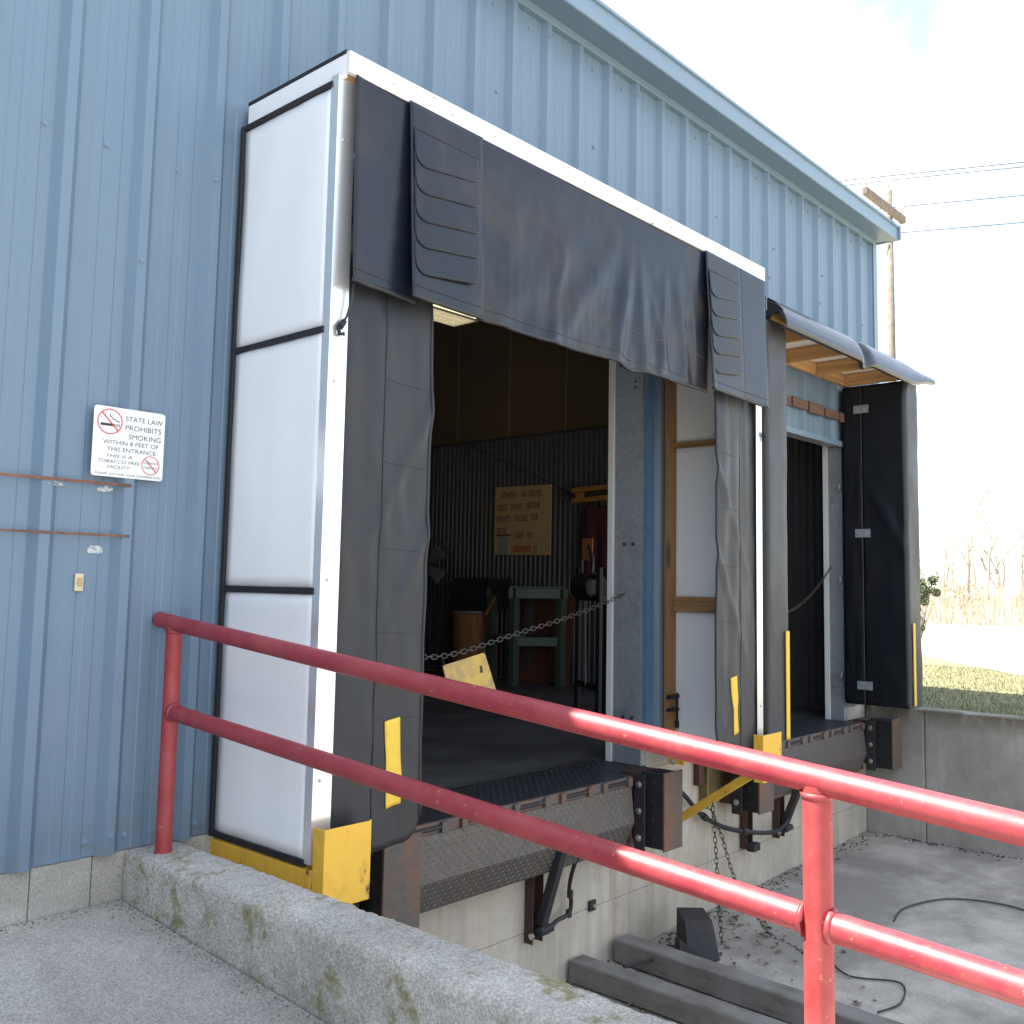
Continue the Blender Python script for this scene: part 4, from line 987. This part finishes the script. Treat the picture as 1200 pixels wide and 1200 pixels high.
for s, cx, cz, w_, h_, sl_ in (('STATE LAW', .329, 1.752, .150, .019, 0), ('PROHIBITS', .327, 1.718, .145, .0195, 0), ('SMOKING', .334, 1.684, .130, .0195, 0), ('WITHIN 8 FEET OF', .281, 1.656, .222, .0160, 0), ('THIS ENTRANCE', .284, 1.630, .194, .0160, 0),
                         ('THIS IS A', .236, 1.604, .100, .0125, .25), ('TOBACCO FREE', .238, 1.583, .166, .0125, .25), ('FACILITY', .236, 1.562, .092, .0125, .25), ('THANK YOU FOR YOUR COOPERATION', .276, 1.535, .262, .0085, .25)):
    text(sg, s, cx, cz, w_, h_, YS, M['ink'], sl_)
rg = ring(sg, .193, 1.733, .049, .0045, YS - .0004, M['sign_red'])
build('cigarette', MB().box(.157, .212, YS - .0003, YS, 1.716, 1.726), M['ink'], sg)
for q in (.216, .222, .228): build('cigarette_tip', MB().box(q, q + .003, YS - .0003, YS, 1.716, 1.726), M['dark_grey'], sg)
build('smoke_curl', MB().tube([(q, YS - .0006, z) for q, z in ((.191, 1.762), (.195, 1.752), (.203, 1.750), (.205, 1.742), (.214, 1.744), (.218, 1.737), (.226, 1.737), (.229, 1.731))], .0016, 5), M['ink'], sg)
build('slash', MB().bar((.160, YS - .0008, 1.767), (.226, YS - .0008, 1.700), .0005, .0050, (1, 0, 1)), M['sign_red'], sg)
rg2 = ring(sg, .362, 1.581, .037, .0032, YS - .0004, M['sign_red'])
text(sg, 'CHEWING', .362, 1.590, .060, .0095, YS, M['ink']); text(sg, 'TOBACCO', .362, 1.572, .060, .0095, YS, M['ink'])
build('slash', MB().bar((.337, YS - .0008, 1.607), (.387, YS - .0008, 1.555), .0005, .0040, (1, 0, 1)), M['sign_red'], sg)

def strip(x0, x1, z, th, label):
    o = thing('rusty_strip', (x0, -.036, z), label, 'steel strip', 'rusty strips left on the wall')
    build('strip', MB().grid(30, 1, lambda u, v: (x0 + u * (x1 - x0), -.0375 - .002 * nz3(u * 6, 0, z), z + (v - .5) * th * (1 + .25 * nz3(u * 9, v, z)))), M['rust_strip'], o, solid=.005)
    for q in (.05, .25): build('screw', MB().tube([(x1 - q, -.040, z), (x1 - q, -.0435, z)], .0045, 8), M['rust_strip'], o)
    return o
strip(-.30, .291, 1.497, .011, 'upper rusty steel strip on the blue wall below the no smoking sign')
strip(-.30, .295, 1.303, .009, 'lower rusty steel strip on the blue wall above the door bell')
def residue(x0, x1, z0, z1, label, seed):
    mb = MB(); pts_ = []
    for q in range(26):
        a = 2 * math.pi * q / 26; k_ = 1 + .35 * nz3(math.cos(a) * 2.5, math.sin(a) * 2.5, seed)
        x = (x0 + x1) / 2 + (x1 - x0) / 2 * math.cos(a) * k_; z = (z0 + z1) / 2 + (z1 - z0) / 2 * math.sin(a) * k_
        pts_.append((x, prof_y(x) - .0022, z))
    c = ((x0 + x1) / 2, prof_y((x0 + x1) / 2) - .0022, (z0 + z1) / 2); mb.add(pts_ + [c], [(q, (q + 1) % 26, 26) for q in range(26)])
    tag(build('adhesive_patch', mb, M['residue']), label, 'adhesive patch', 'adhesive patches on the wall')
residue(.172, .236, 1.468, 1.491, 'white torn adhesive patch just below the upper rusty strip', 3)
residue(-.02, .050, 1.474, 1.492, 'white adhesive patch at the left end of the upper rusty strip', 5)
residue(.150, .212, 1.234, 1.263, 'whitish peeled sticker remains below the lower rusty strip', 9)
db = thing('door_bell', (.124, -.006, 1.092), 'small cream door bell button on the blue wall', 'door bell')
bx('base', M['cream'], db, .108, .140, -.016, -.0045, 1.092, 1.158, .004); bx('button', M['sign_tan'], db, .116, .132, -.021, -.0165, 1.112, 1.142, .003)

# ------------------------------------------------------------------ pit clutter
def timber(x, y0, y1, w_, h_, rz, label, z=None):
    o = thing('timber', (x, (y0 + y1) / 2, PITZ(x)), label, 'timber', 'old timbers lying in the pit')
    zb = PITZ(x) + .012 if z is None else z
    n = 40; vs = []
    prof = [(-w_ / 2, 0), (w_ / 2, 0), (w_ / 2, h_ - .008), (w_ / 2 - .008, h_), (-w_ / 2 + .008, h_), (-w_ / 2, h_ - .008)]
    for i in range(n + 1):
        yy = y0 + (y1 - y0) * i / n
        for a, b in prof: vs.append((x + a + .004 * nz3(a * 9, yy * 3, 1) + rz * (yy - y0), yy, zb + b + .004 * nz3(b * 9 + a * 30, yy * 4, 6)))
    k_ = len(prof); fs = [(i * k_ + j, i * k_ + (j + 1) % k_, (i + 1) * k_ + (j + 1) % k_, (i + 1) * k_ + j) for i in range(n) for j in range(k_)] + [tuple(range(k_)), tuple(n * k_ + j for j in range(k_ - 1, -1, -1))]
    build('beam', MB().add(vs, fs), M['grey_y'], o)
    return o
t1 = timber(3.09, -.03, -1.9, .135, .115, .01, 'dark weathered timber lying nearest the curb in the pit')
t2 = timber(3.50, -.05, -2.1, .14, .125, .045, 'grey weathered timber lying beside the wheel chock in the pit')
tag(build('steel_rod', MB().tube([(3.22, -.27, -1.01), (3.50, -.36, -1.0)], .010, 8), M['steel_dark'], smooth=40), 'thin steel rod sticking out between the two timbers', 'rod')
ck = thing('wheel_chock', (3.92, -.33, -1.08), 'dark boxy wheel chock standing beside the timbers in the pit', 'wheel chock')
ckm = MB().prism([(3.80, -.44, -1.085), (3.98, -.53, -1.08), (4.08, -.31, -.93), (4.02, -.24, -.83), (3.86, -.20, -.85), (3.78, -.30, -1.0)], (0, 0, 0), (0, 0, 0)) if False else MB()
A_ = [Vector(p) for p in ((3.70, -.40, -1.085), (3.86, -.52, -1.082), (4.06, -.30, -1.078), (3.90, -.18, -1.082))]
B_ = [Vector(p) for p in ((3.755, -.33, -.865), (3.90, -.44, -.875), (4.06, -.28, -.87), (3.92, -.17, -.86))]
ckm.add(A_ + B_, [(3, 2, 1, 0), (4, 5, 6, 7), (0, 1, 5, 4), (1, 2, 6, 5), (2, 3, 7, 6), (3, 0, 4, 7)])
build('block', ckm, M['steel_dark'], ck, bevel=.006)
ctr = (A_[1] + A_[2] + B_[1] + B_[2]) / 4; nn = (A_[2] - A_[1]).cross(B_[1] - A_[1]).normalized()
if nn.y > 0: nn = -nn
build('face_ring', MB().tube([ctr + nn * .002, ctr + nn * .012], [.062, .055], 24), M['steel_rust'], ck, smooth=40)
wd = MB().prism([(3.60, -.40, -1.082), (3.66, -.36, -.945), (3.72, -.62, -1.08)], (0, 0, 0), (.02, .05, 0))
tag(build('wedge_plate', wd, M['steel_dark'], bevel=.003), 'dark triangular steel wedge leaning on the timber by the chock', 'wedge')
lm = Mat('dead_leaf', (.16, .10, .055), .8); lm.color(lm.mix(lm.noise(3, 3), (.07, .045, .028), (.26, .18, .11)))
lf = MB()
for q in range(240):
    x = random.uniform(2.7, 4.6); yy = -.06 - abs(random.gauss(0, .5)); r_ = random.uniform(.010, .032); a = random.random() * 6.28; z = PITZ(x) + random.uniform(.004, .02)
    p = [Vector((x + r_ * math.cos(a), yy + r_ * math.sin(a), z)), Vector((x - r_ * .5 * math.sin(a), yy + r_ * .5 * math.cos(a), z + r_ * .5)), Vector((x - r_ * math.cos(a), yy - r_ * math.sin(a), z)), Vector((x + r_ * .5 * math.sin(a), yy - r_ * .5 * math.cos(a), z + r_ * .35))]
    lf.add(p, [(0, 1, 2), (0, 2, 3)])
tag(build('dead_leaves', lf, lm.m), 'dead leaves and litter scattered between the timbers', 'leaves', kind='stuff')
pts = [(5.2, -1.05, PITZ(5) + .012), (5.5, -1.02, PITZ(5.5) + .014), (5.9, -1.2, PITZ(5.9) + .012), (6.0, -1.6, PITZ(6) + .012), (5.7, -2.0, PITZ(5.7) + .012), (5.1, -2.3, PITZ(5) + .012)]
tag(build('green_cord', MB().tube(smoothpts(pts, 8), .006, 6), M['green_cable'], smooth=True), 'thin green cord curving across the pit floor', 'cord')
pts = [(4.3, -1.0, PITZ(4.3) + .012), (4.15, -1.2, PITZ(4.1) + .013), (4.25, -1.45, PITZ(4.2) + .012), (4.0, -1.55, PITZ(4) + .012), (3.8, -1.5, PITZ(3.8) + .012)]
tag(build('black_wire', MB().tube(smoothpts(pts, 8), .005, 6), M['cable'], smooth=True), 'black tangled wire on the pit floor below the lower rail', 'wire')

# ------------------------------------------------------------------ inside the warehouse
ns_ = thing('notice_board', (7.43, 4.33, 1.5), 'tan notice board with black lettering on the dark corrugated wall', 'notice board')
build('panel', MB().prism([(7.425, 4.792, 1.512), (7.425, 3.862, 1.500), (7.425, 3.862, 2.345), (7.425, 4.788, 2.352)], (0, 0, 0), (.012, 0, 0)), M['sign_tan'], ns_, bevel=.003)
def itext(s, cy, cz, w_, h_): text(ns_, s, cy, cz, w_, h_, 7.4235, M['ink'], right='y', bold=.014)
for s, a, b, cz in (('ATTENTION', 4.69, 4.43, 2.245), ('ALL DRIVERS', 4.34, 4.01, 2.255), ('PLEASE', 4.745, 4.58, 2.095), ('DO NOT', 4.52, 4.325, 2.10), ('USE OUR', 4.265, 4.03, 2.105), ('FORKLIFTS', 4.75, 4.515, 1.95), ('TO LOAD', 4.465, 4.235, 1.955), ('YOUR', 4.185, 4.065, 1.96), ('TRUCKS', 4.755, 4.585, 1.805), ('THANK', 4.435, 4.295, 1.74), ('YOU', 4.245, 4.15, 1.745), ('CO', 4.135, 4.075, 1.565)):
    itext(s, (a + b) / 2, cz, a - b, .080)
bx('paper_note', M['paper'], ns_, 7.418, 7.4245, 4.54, 4.715, 1.515, 1.735); bx('paper_frame', M['hardboard'], ns_, 7.416, 7.4245, 4.50, 4.755, 1.738, 1.76)
bx('label_strip', M['orange'], ns_, 7.419, 7.4245, 4.165, 4.46, 1.535, 1.615)
for yy in (4.55, 4.12): build('nail', MB().tube([(7.424, yy, 2.34), (7.414, yy, 2.34)], .006, 6), M['black'], ns_)
tag(build('extension_lead', MB().tube([(7.438, 6.2, 3.3), (7.436, 5.4, 3.0), (7.436, 4.5, 2.62), (7.436, 3.8, 2.33), (7.434, 3.5, 2.18)], .007, 6), M['black'], smooth=True), 'dark cord running diagonally down the corrugated wall to the yellow clamp', 'cord')

tbx = thing('work_stand', (7.1, 4.15, 0), 'green painted wooden work stand with lower rails against the inner wall', 'stand')
tp = [(6.80, 4.10), (7.36, 3.62), (7.40, 4.42), (7.00, 4.72)]
# stand: corner leg faces the camera
cA, cB, cC, cD = Vector((6.82, 3.88, 0)), Vector((7.22, 3.52, 0)), Vector((7.36, 4.12, 0)), Vector((7.02, 4.42, 0))
for a, b in ((cA, cB), (cB, cC), (cC, cD), (cD, cA)):
    for z, h_ in ((1.045, .115), (.50, .10)):
        d = (b - a).normalized(); e_ = .07 if z > 1 else .02
        build('rail', MB().bar(a - d * e_ + Vector((0, 0, z)), b + d * e_ + Vector((0, 0, z)), .04, h_), M['green'], tbx, bevel=.004)
for c in (cA, cB, cC, cD):
    build('leg', MB().box(c.x - .045, c.x + .045, c.y - .045, c.y + .045, .002, .985), M['green'], tbx, bevel=.004)
build('top', MB().prism([tuple(cA + Vector((-.08, 0, 1.104))), tuple(cB + Vector((0, -.08, 1.104))), tuple(cC + Vector((.04, 0, 1.104))), tuple(cD + Vector((0, .08, 1.104)))], (0, 0, 0), (0, 0, .022)), M['green'], tbx, bevel=.004)
dr = thing('fibre_drum', (7.12, 4.78, 0), 'brown fibre drum with steel rims behind the green stand', 'drum')
DC = (7.13, 4.80, .002)
build('body', MB().lathe(DC, [(.0, 0), (.27, 0), (.272, .04), (.272, .80), (.265, .80), (.265, .75), (0, .75)], 36), M['drum'], dr, smooth=40)
for z in (.0, .785): build('rim', MB().lathe(DC, [(.272, z), (.281, z + .006), (.281, z + .026), (.272, z + .032)], 36), M['drum_rim'], dr, smooth=True)
bxx = thing('black_box', (7.2, 4.75, .9), 'black open box standing on the fibre drum', 'box')
for a in ((6.98, 7.0, 4.45, 5.02), (7.38, 7.40, 4.45, 5.02), (7.0, 7.38, 4.45, 4.47), (7.0, 7.38, 5.0, 5.02)): bx('panel', M['black'], bxx, *a, .845, 1.215, .003)
bx('base', M['black'], bxx, 6.98, 7.40, 4.45, 5.02, .836, .844)
tag(build('wood_stick', MB().bar((6.94, 4.44, .78), (6.97, 4.31, 1.02), .035, .03), M['tan_z']), 'short wooden stick poking up out of the drum', 'stick')
hb = thing('hardboard_sheet', (7.36, 3.9, 0), 'brown hardboard sheet leaning on the wall behind the green stand', 'sheet')
build('sheet', MB().prism([(7.30, 3.46, .004), (7.30, 4.30, .004), (7.405, 4.30, 1.02), (7.405, 3.46, 1.05)], (0, 0, 0), (.008, 0, 0)), M['hardboard'], hb)
build('lower_edge', MB().box(7.27, 7.298, 3.46, 4.30, .004, .05), M['hardboard'], hb)
fn_ = thing('pedestal_fan', (6.9, 5.55, 0), 'dark pedestal fan standing by the corrugated wall', 'fan')
FC = Vector((6.9, 5.45, 1.38))
build('base', MB().lathe((6.9, 5.62, .002), [(0, 0), (.25, 0), (.25, .02), (.04, .05), (.02, .07)], 28), M['black'], fn_, smooth=40)
build('column', MB().tube([(6.9, 5.62, .05), (6.9, 5.62, 1.30)], .018, 12), M['dark_grey'], fn_, smooth=True)
build('motor', MB().tube([(6.9, 5.68, 1.36), (6.9, 5.52, 1.36)], [.06, .085], 20), M['black'], fn_, smooth=40)
fdir = Vector((-.55, -.80, .05)).normalized(); fu = fdir.cross(Vector((0, 0, 1))).normalized(); fv = fu.cross(fdir)
for k_, (d, rr) in enumerate(((.0, .30), (.05, .33), (.10, .30), (.12, .20), (.13, .10))):
    c = FC + fdir * d; build('guard_ring', MB().tube([c + (fu * math.cos(q * .2094) + fv * math.sin(q * .2094)) * rr for q in range(31)], .0045, 6, False), M['black'], fn_, smooth=True)
for q in range(18):
    a = q * math.pi / 9; w_ = fu * math.cos(a) + fv * math.sin(a)
    build('guard_wire', MB().tube([FC + fdir * .135, FC + fdir * .12 + w_ * .2, FC + fdir * .05 + w_ * .33, FC + w_ * .28], .0025, 4, False), M['black'], fn_)
for q in range(4):
    a = q * math.pi / 2 + .4; w_ = fu * math.cos(a) + fv * math.sin(a); t_ = fu * math.cos(a + 1.2) + fv * math.sin(a + 1.2)
    build('blade', MB().add([FC + fdir * .05, FC + fdir * .03 + w_ * .27, FC + fdir * .06 + (w_ * .5 + t_ * .75).normalized() * .28, FC + fdir * .07 + t_ * .1], [(0, 1, 2, 3)]), M['dark_grey'], fn_, solid=.003)
# stand with hoses near the door
hk = thing('hose_rack', (5.2, 1.6, 0), 'black steel rack with looped hoses inside the near door', 'rack')
for x, yy in ((5.30, 1.74), (5.06, 1.33), (5.52, 1.60), (5.28, 1.20)): build('leg', MB().box(x - .022, x + .022, yy - .022, yy + .022, .002, 1.30), M['black'], hk, bevel=.003)
for z in (.30, 1.04, 1.22):
    build('cross_bar', MB().bar((5.30, 1.74, z), (5.06, 1.33, z), .03, .05), M['black'], hk, bevel=.003); build('cross_bar', MB().bar((5.52, 1.60, z), (5.28, 1.20, z), .03, .05), M['black'], hk, bevel=.003)
for a, b in (((5.30, 1.74), (5.52, 1.60)), ((5.06, 1.33), (5.28, 1.20))): build('cross_bar', MB().bar((*a, 1.04), (*b, 1.04), .03, .05), M['black'], hk, bevel=.003)
build('drum_reel', MB().tube([(5.20, 1.64, 1.14), (5.14, 1.42, 1.14)], .115, 24), M['black'], hk, smooth=40)
def hose(pts, r_, mat): build('hose', MB().tube(smoothpts(pts, 8), r_, 8), mat, hk, smooth=True)
hose([(5.24, 1.66, 1.20), (5.24, 1.66, 1.40), (5.22, 1.62, 1.52), (5.19, 1.56, 1.52), (5.16, 1.50, 1.42), (5.15, 1.47, 1.28)], .016, M['cable'])
hose([(5.25, 1.67, 1.20), (5.25, 1.67, 1.42), (5.245, 1.66, 1.50)], .010, M['blue_hose'])
hose([(5.14, 1.47, 1.20), (5.14, 1.46, 1.34), (5.13, 1.45, 1.40)], .008, M['chain'])
hose([(5.23, 1.60, 1.03), (5.22, 1.60, .8), (5.20, 1.58, .55), (5.17, 1.55, .33), (5.10, 1.50, .30), (5.12, 1.52, .50)], .007, M['chain'])
bx('label_card', M['orange'], hk, 5.165, 5.172, 1.49, 1.60, 1.36, 1.55)
yc = thing('yellow_clamp', (7.40, 3.2, 2.1), 'amber painted twin bar clamp hanging high on the corrugated wall', 'clamp')
for z in (2.245, 2.125): build('bar', MB().bar((7.38, 3.50, z), (7.37, 2.72, z + .03), .05, .055), M['amber'], yc, bevel=.004)
bx('spacer', M['amber'], yc, 7.36, 7.40, 3.34, 3.44, 2.155, 2.215); build('spring', MB().tube([(7.38, 3.25, 2.19), (7.38, 2.8, 2.20)], .014, 8), M['chain'], yc)
build('end_hook', MB().tube([(7.38, 3.50, 2.24), (7.38, 3.54, 2.185), (7.38, 3.50, 2.125)], .012, 8), M['black'], yc, smooth=True)
mc = thing('maroon_cloth', (7.36, 3.05, 1.3), 'dark maroon cloth hanging on the wall behind the hose rack', 'cloth')
build('cloth', MB().grid(20, 30, lambda u, v: (7.39 - .05 * abs(math.sin(u * 9)) * (1.1 - v) - .01 * nz3(u * 5, v * 4, 0), 2.70 + u * .62, 1.20 + v * .85)), M['maroon'], mc, smooth=True, solid=.01)
build('strap', MB().bar((7.37, 3.05, 2.04), (7.38, 3.02, 2.14), .03, .01), M['maroon'], mc)
# things leaning inside the far door
def leaner(name, a, b, r_, mat, label, cat): tag(build(name, MB().tube([a, b], r_, 10), mat, smooth=40), label, cat)
leaner('steel_pipe', (7.18, .95, .01), (7.41, 1.10, 2.75), .028, M['dark_grey'], 'long grey pipe leaning on the wall inside the far door', 'pipe')
o = thing('brown_post', (7.0, .85, 0), 'short brown post with white tip leaning inside the far door', 'post')
build('shaft', MB().bar((6.85, .90, .01), (7.15, 1.12, .46), .06, .05), M['hardboard'], o, bevel=.004); build('tip', MB().bar((7.152, 1.1215, .463), (7.19, 1.15, .52), .064, .054), M['sign_white'], o, bevel=.004)
leaner('pry_bar', (7.42, 1.35, .75), (7.02, .95, .50), .012, M['black'], 'thin black pry bar propped against the brown post', 'bar')

# ------------------------------------------------------------------ utility pole and lines
PX, PY = 23.85, 6.0
up = thing('utility_pole', (PX, PY, .09), 'wooden utility pole with crossarm beyond the far corner of the building', 'utility pole')
build('pole', MB().tube([(PX, PY, .05), (PX, PY, 6), (PX, PY, 11.85)], [.115, .10, .08], 16), M['pole'], up, smooth=True)
build('crossarm', MB().box(21.87, 24.50, PY - .20, PY - .07, 11.08, 11.27), M['pole'], up, bevel=.01)
for s_ in (-1, 1): build('arm_brace', MB().bar((PX + s_ * .55, PY - .12, 11.14), (PX, PY - .12, 10.55), .03, .01), M['galv'], up)
IN = ((22.0, 11.27), (24.40, 11.27), (PX, 11.86), (22.9, 11.27))
for x, z in IN[:3]:
    yy = PY - .12 if z < 11.5 else PY
    i_ = build('insulator', MB().lathe((x, yy, z), [(.0, 0), (.02, 0), (.02, .10), (.09, .11), (.10, .15), (.05, .17), (.05, .20), (.08, .21), (.06, .27), (0, .28)], 14), M['insulator'], up, smooth=40)
def line(x, z, label, yy=PY - .12):
    p = [(x - .42 * d, yy + d, z - .010 * abs(d) + .00022 * d * d) for d in (-46, -36, -26, -18, -12, -6, 0, 6, 12, 20, 30, 40)]
    tag(build('power_line', MB().tube(p, .012, 5), M['wire'], smooth=True), label, 'power line', 'overhead power lines')
line(22.0, 11.54, 'highest overhead power line, on the near end of the crossarm'); line(PX, 12.13, 'overhead power line running over the top of the pole', PY); line(24.40, 11.54, 'overhead power line on the far end of the crossarm'); line(PX - .1, 10.6, 'lowest overhead power line, well below the crossarm', PY - .14)

# ------------------------------------------------------------------ bare trees, brush and grass beyond the lawn
M['bark'] = wood('bark', (.46, .40, .33), 'z', False, .9, .3)
def bare_tree(x, y, h, seed, label, lean=0.0, name='bare_tree'):
    rnd = random.Random(seed); o = thing(name, (x, y, .09), label, 'tree', 'leafless trees beyond the field')
    mbt, mbc = MB(), MB()
    def grow(p, d, L, r_, lev):
        n = 4; pts_ = [p]; rr = [r_]
        for i in range(n):
            d = (d + Vector((rnd.gauss(0, .10), rnd.gauss(0, .10), rnd.gauss(.03, .05)))).normalized(); p = p + d * (L / n); pts_.append(p); rr.append(r_ * (1 - .45 * (i + 1) / n))
        (mbt if lev == 0 else mbc).tube(pts_, rr, 7 if lev == 0 else 4, lev < 2)
        if lev >= 4: return
        for q in range(4 if lev < 2 else 3):
            k_ = rnd.randint(1, n); a = rnd.random() * 6.28; s_ = rnd.uniform(.35, .75)
            d2 = (d + Vector((math.cos(a), math.sin(a), .25)) * s_).normalized()
            grow(pts_[k_], d2, L * rnd.uniform(.5, .72), rr[k_] * .62, lev + 1)
    grow(Vector((x, y, .05)), Vector((lean, lean * .3, 1)).normalized(), h * .5, h * .014, 0)
    build('trunk', mbt, M['bark'], o, smooth=True); build('crown', mbc, M['bark'], o)
def along(px_t, dist):
    """point on the far field at a bearing (degrees from +y towards +x) and distance from the dock."""
    a = R(px_t); return (-1.5 + math.sin(a) * dist, -3.66 + math.cos(a) * dist)
TL = ('leafless tree nearest the awning edge on the far field', 'slim leafless tree beside the evergreen shrub', 'tall leafless tree with a forked top on the far field', 'leaning leafless tree at the edge of the picture',
      'small leafless tree in the middle of the far row', 'far leafless tree with a wide crown', 'thin leafless sapling in front of the brush', 'leafless tree farthest to the right', 'low leafless tree above the brush line')
for i, (b_, d_, h_) in enumerate(((70.9, 52, 5.4), (71.6, 60, 6.0), (72.7, 50, 8.2), (73.6, 55, 7.6), (72.1, 66, 7.4), (74.4, 58, 8.0), (71.2, 44, 3.6), (75.4, 52, 7.2), (73.1, 70, 7.0))):
    x, y = along(b_, d_); bare_tree(x, y, h_, 40 + i, TL[i], -.12 if i == 3 else .02)
# dry brush band (far, uncountable) and evergreen shrub
bm = MB()
for q in range(14000):
    b_ = random.uniform(64, 88); d_ = random.uniform(34, 58); x, y = along(b_, d_); h_ = random.uniform(.3, 1.1) * (1.7 if d_ > 46 else .8); a = random.random() * 6.28
    dx, dy = .02 * math.cos(a), .02 * math.sin(a); lx, ly = random.gauss(0, .16) * h_, random.gauss(0, .16) * h_
    bm.add([(x - dx, y - dy, .08), (x + dx, y + dy, .08), (x + lx, y + ly, .08 + h_)], [(0, 1, 2)])
bs = Mat('dry_brush', (.30, .22, .14), .9); bs.color(bs.mix(bs.noise(.6, 3), (.40, .30, .21), (.55, .46, .36)))
tag(build('dry_brush', bm, bs.m), 'pale dry brush band in front of the bare trees', 'brush', kind='stuff')
def shrub(x, y, h_, w_, seed, c, label, nleaf=1500):
    rnd = random.Random(seed); o = thing('shrub', (x, y, .09), label, 'shrub'); mb = MB(); tw = MB()
    cl_ = [(rnd.gauss(0, w_ * .28), rnd.gauss(0, w_ * .28), rnd.uniform(.15, .95) * h_, rnd.uniform(.16, .30) * w_) for _ in range(16)]
    for cx, cy, cz, cr_ in cl_: tw.tube([(x + cx * .1, y + cy * .1, .05), (x + cx * .6, y + cy * .6, cz * .6), (x + cx, y + cy, cz + .08)], [.02, .014, .006], 5)
    for q in range(nleaf):
        cx, cy, cz, cr_ = rnd.choice(cl_); v = Vector((rnd.gauss(0, 1), rnd.gauss(0, 1), rnd.gauss(0, 1))).normalized() * cr_ * rnd.random() ** .4
        p = Vector((x + cx, y + cy, .09 + cz)) + v; a = Vector((rnd.gauss(0, 1), rnd.gauss(0, 1), rnd.gauss(0, 1))).normalized(); b = a.cross(Vector((rnd.gauss(0, 1), rnd.gauss(0, 1), 1))).normalized(); s_ = .026
        mb.add([p - a * s_ * 1.6, p + b * s_ * .6, p + a * s_ * 1.6, p - b * s_ * .6], [(0, 1, 2, 3)])
    ml = Mat('shrub_leaf', c, .7); ml.color(ml.mix(ml.noise(2, 3), mul(c, .6), mul(c, 1.5))); build('foliage', mb, ml.m, o); build('stems', tw, M['bark'], o)
x, y = along(70.2, 24); shrub(x, y, 1.5, .5, 3, (.055, .08, .028), 'dark evergreen shrub at the right edge of the far dock seal', 2600)
x, y = along(72.3, 38); shrub(x, y, 1.6, 1.5, 6, (.26, .17, .07), 'rusty brown dry shrub in front of the bare trees', 900)
gm_ = MB()
for q in range(26000):
    x = 7.56 + abs(random.random()) ** 1.3 * 5.5; y = random.uniform(-3.4, 2.4); h_ = random.uniform(.012, .04) * (1 + 1.6 * max(0, mnoise.noise(Vector((x * 2.5, y * 2.5, 0))))); a = random.random() * 6.28; dx, dy = .004 * math.cos(a), .004 * math.sin(a)
    gm_.add([(x - dx, y - dy, .084), (x + dx, y + dy, .084), (x + random.gauss(0, .012), y + random.gauss(0, .012), .085 + h_)], [(0, 1, 2)])
gb = Mat('grass_blade', (.10, .13, .045), .8); gb.color(gb.mix(gb.noise(2.5, 4), (.10, .125, .05), (.27, .25, .14)))
tag(build('grass_blades', gm_, gb.m), 'short grass on the lawn behind the retaining wall', 'grass', kind='stuff')
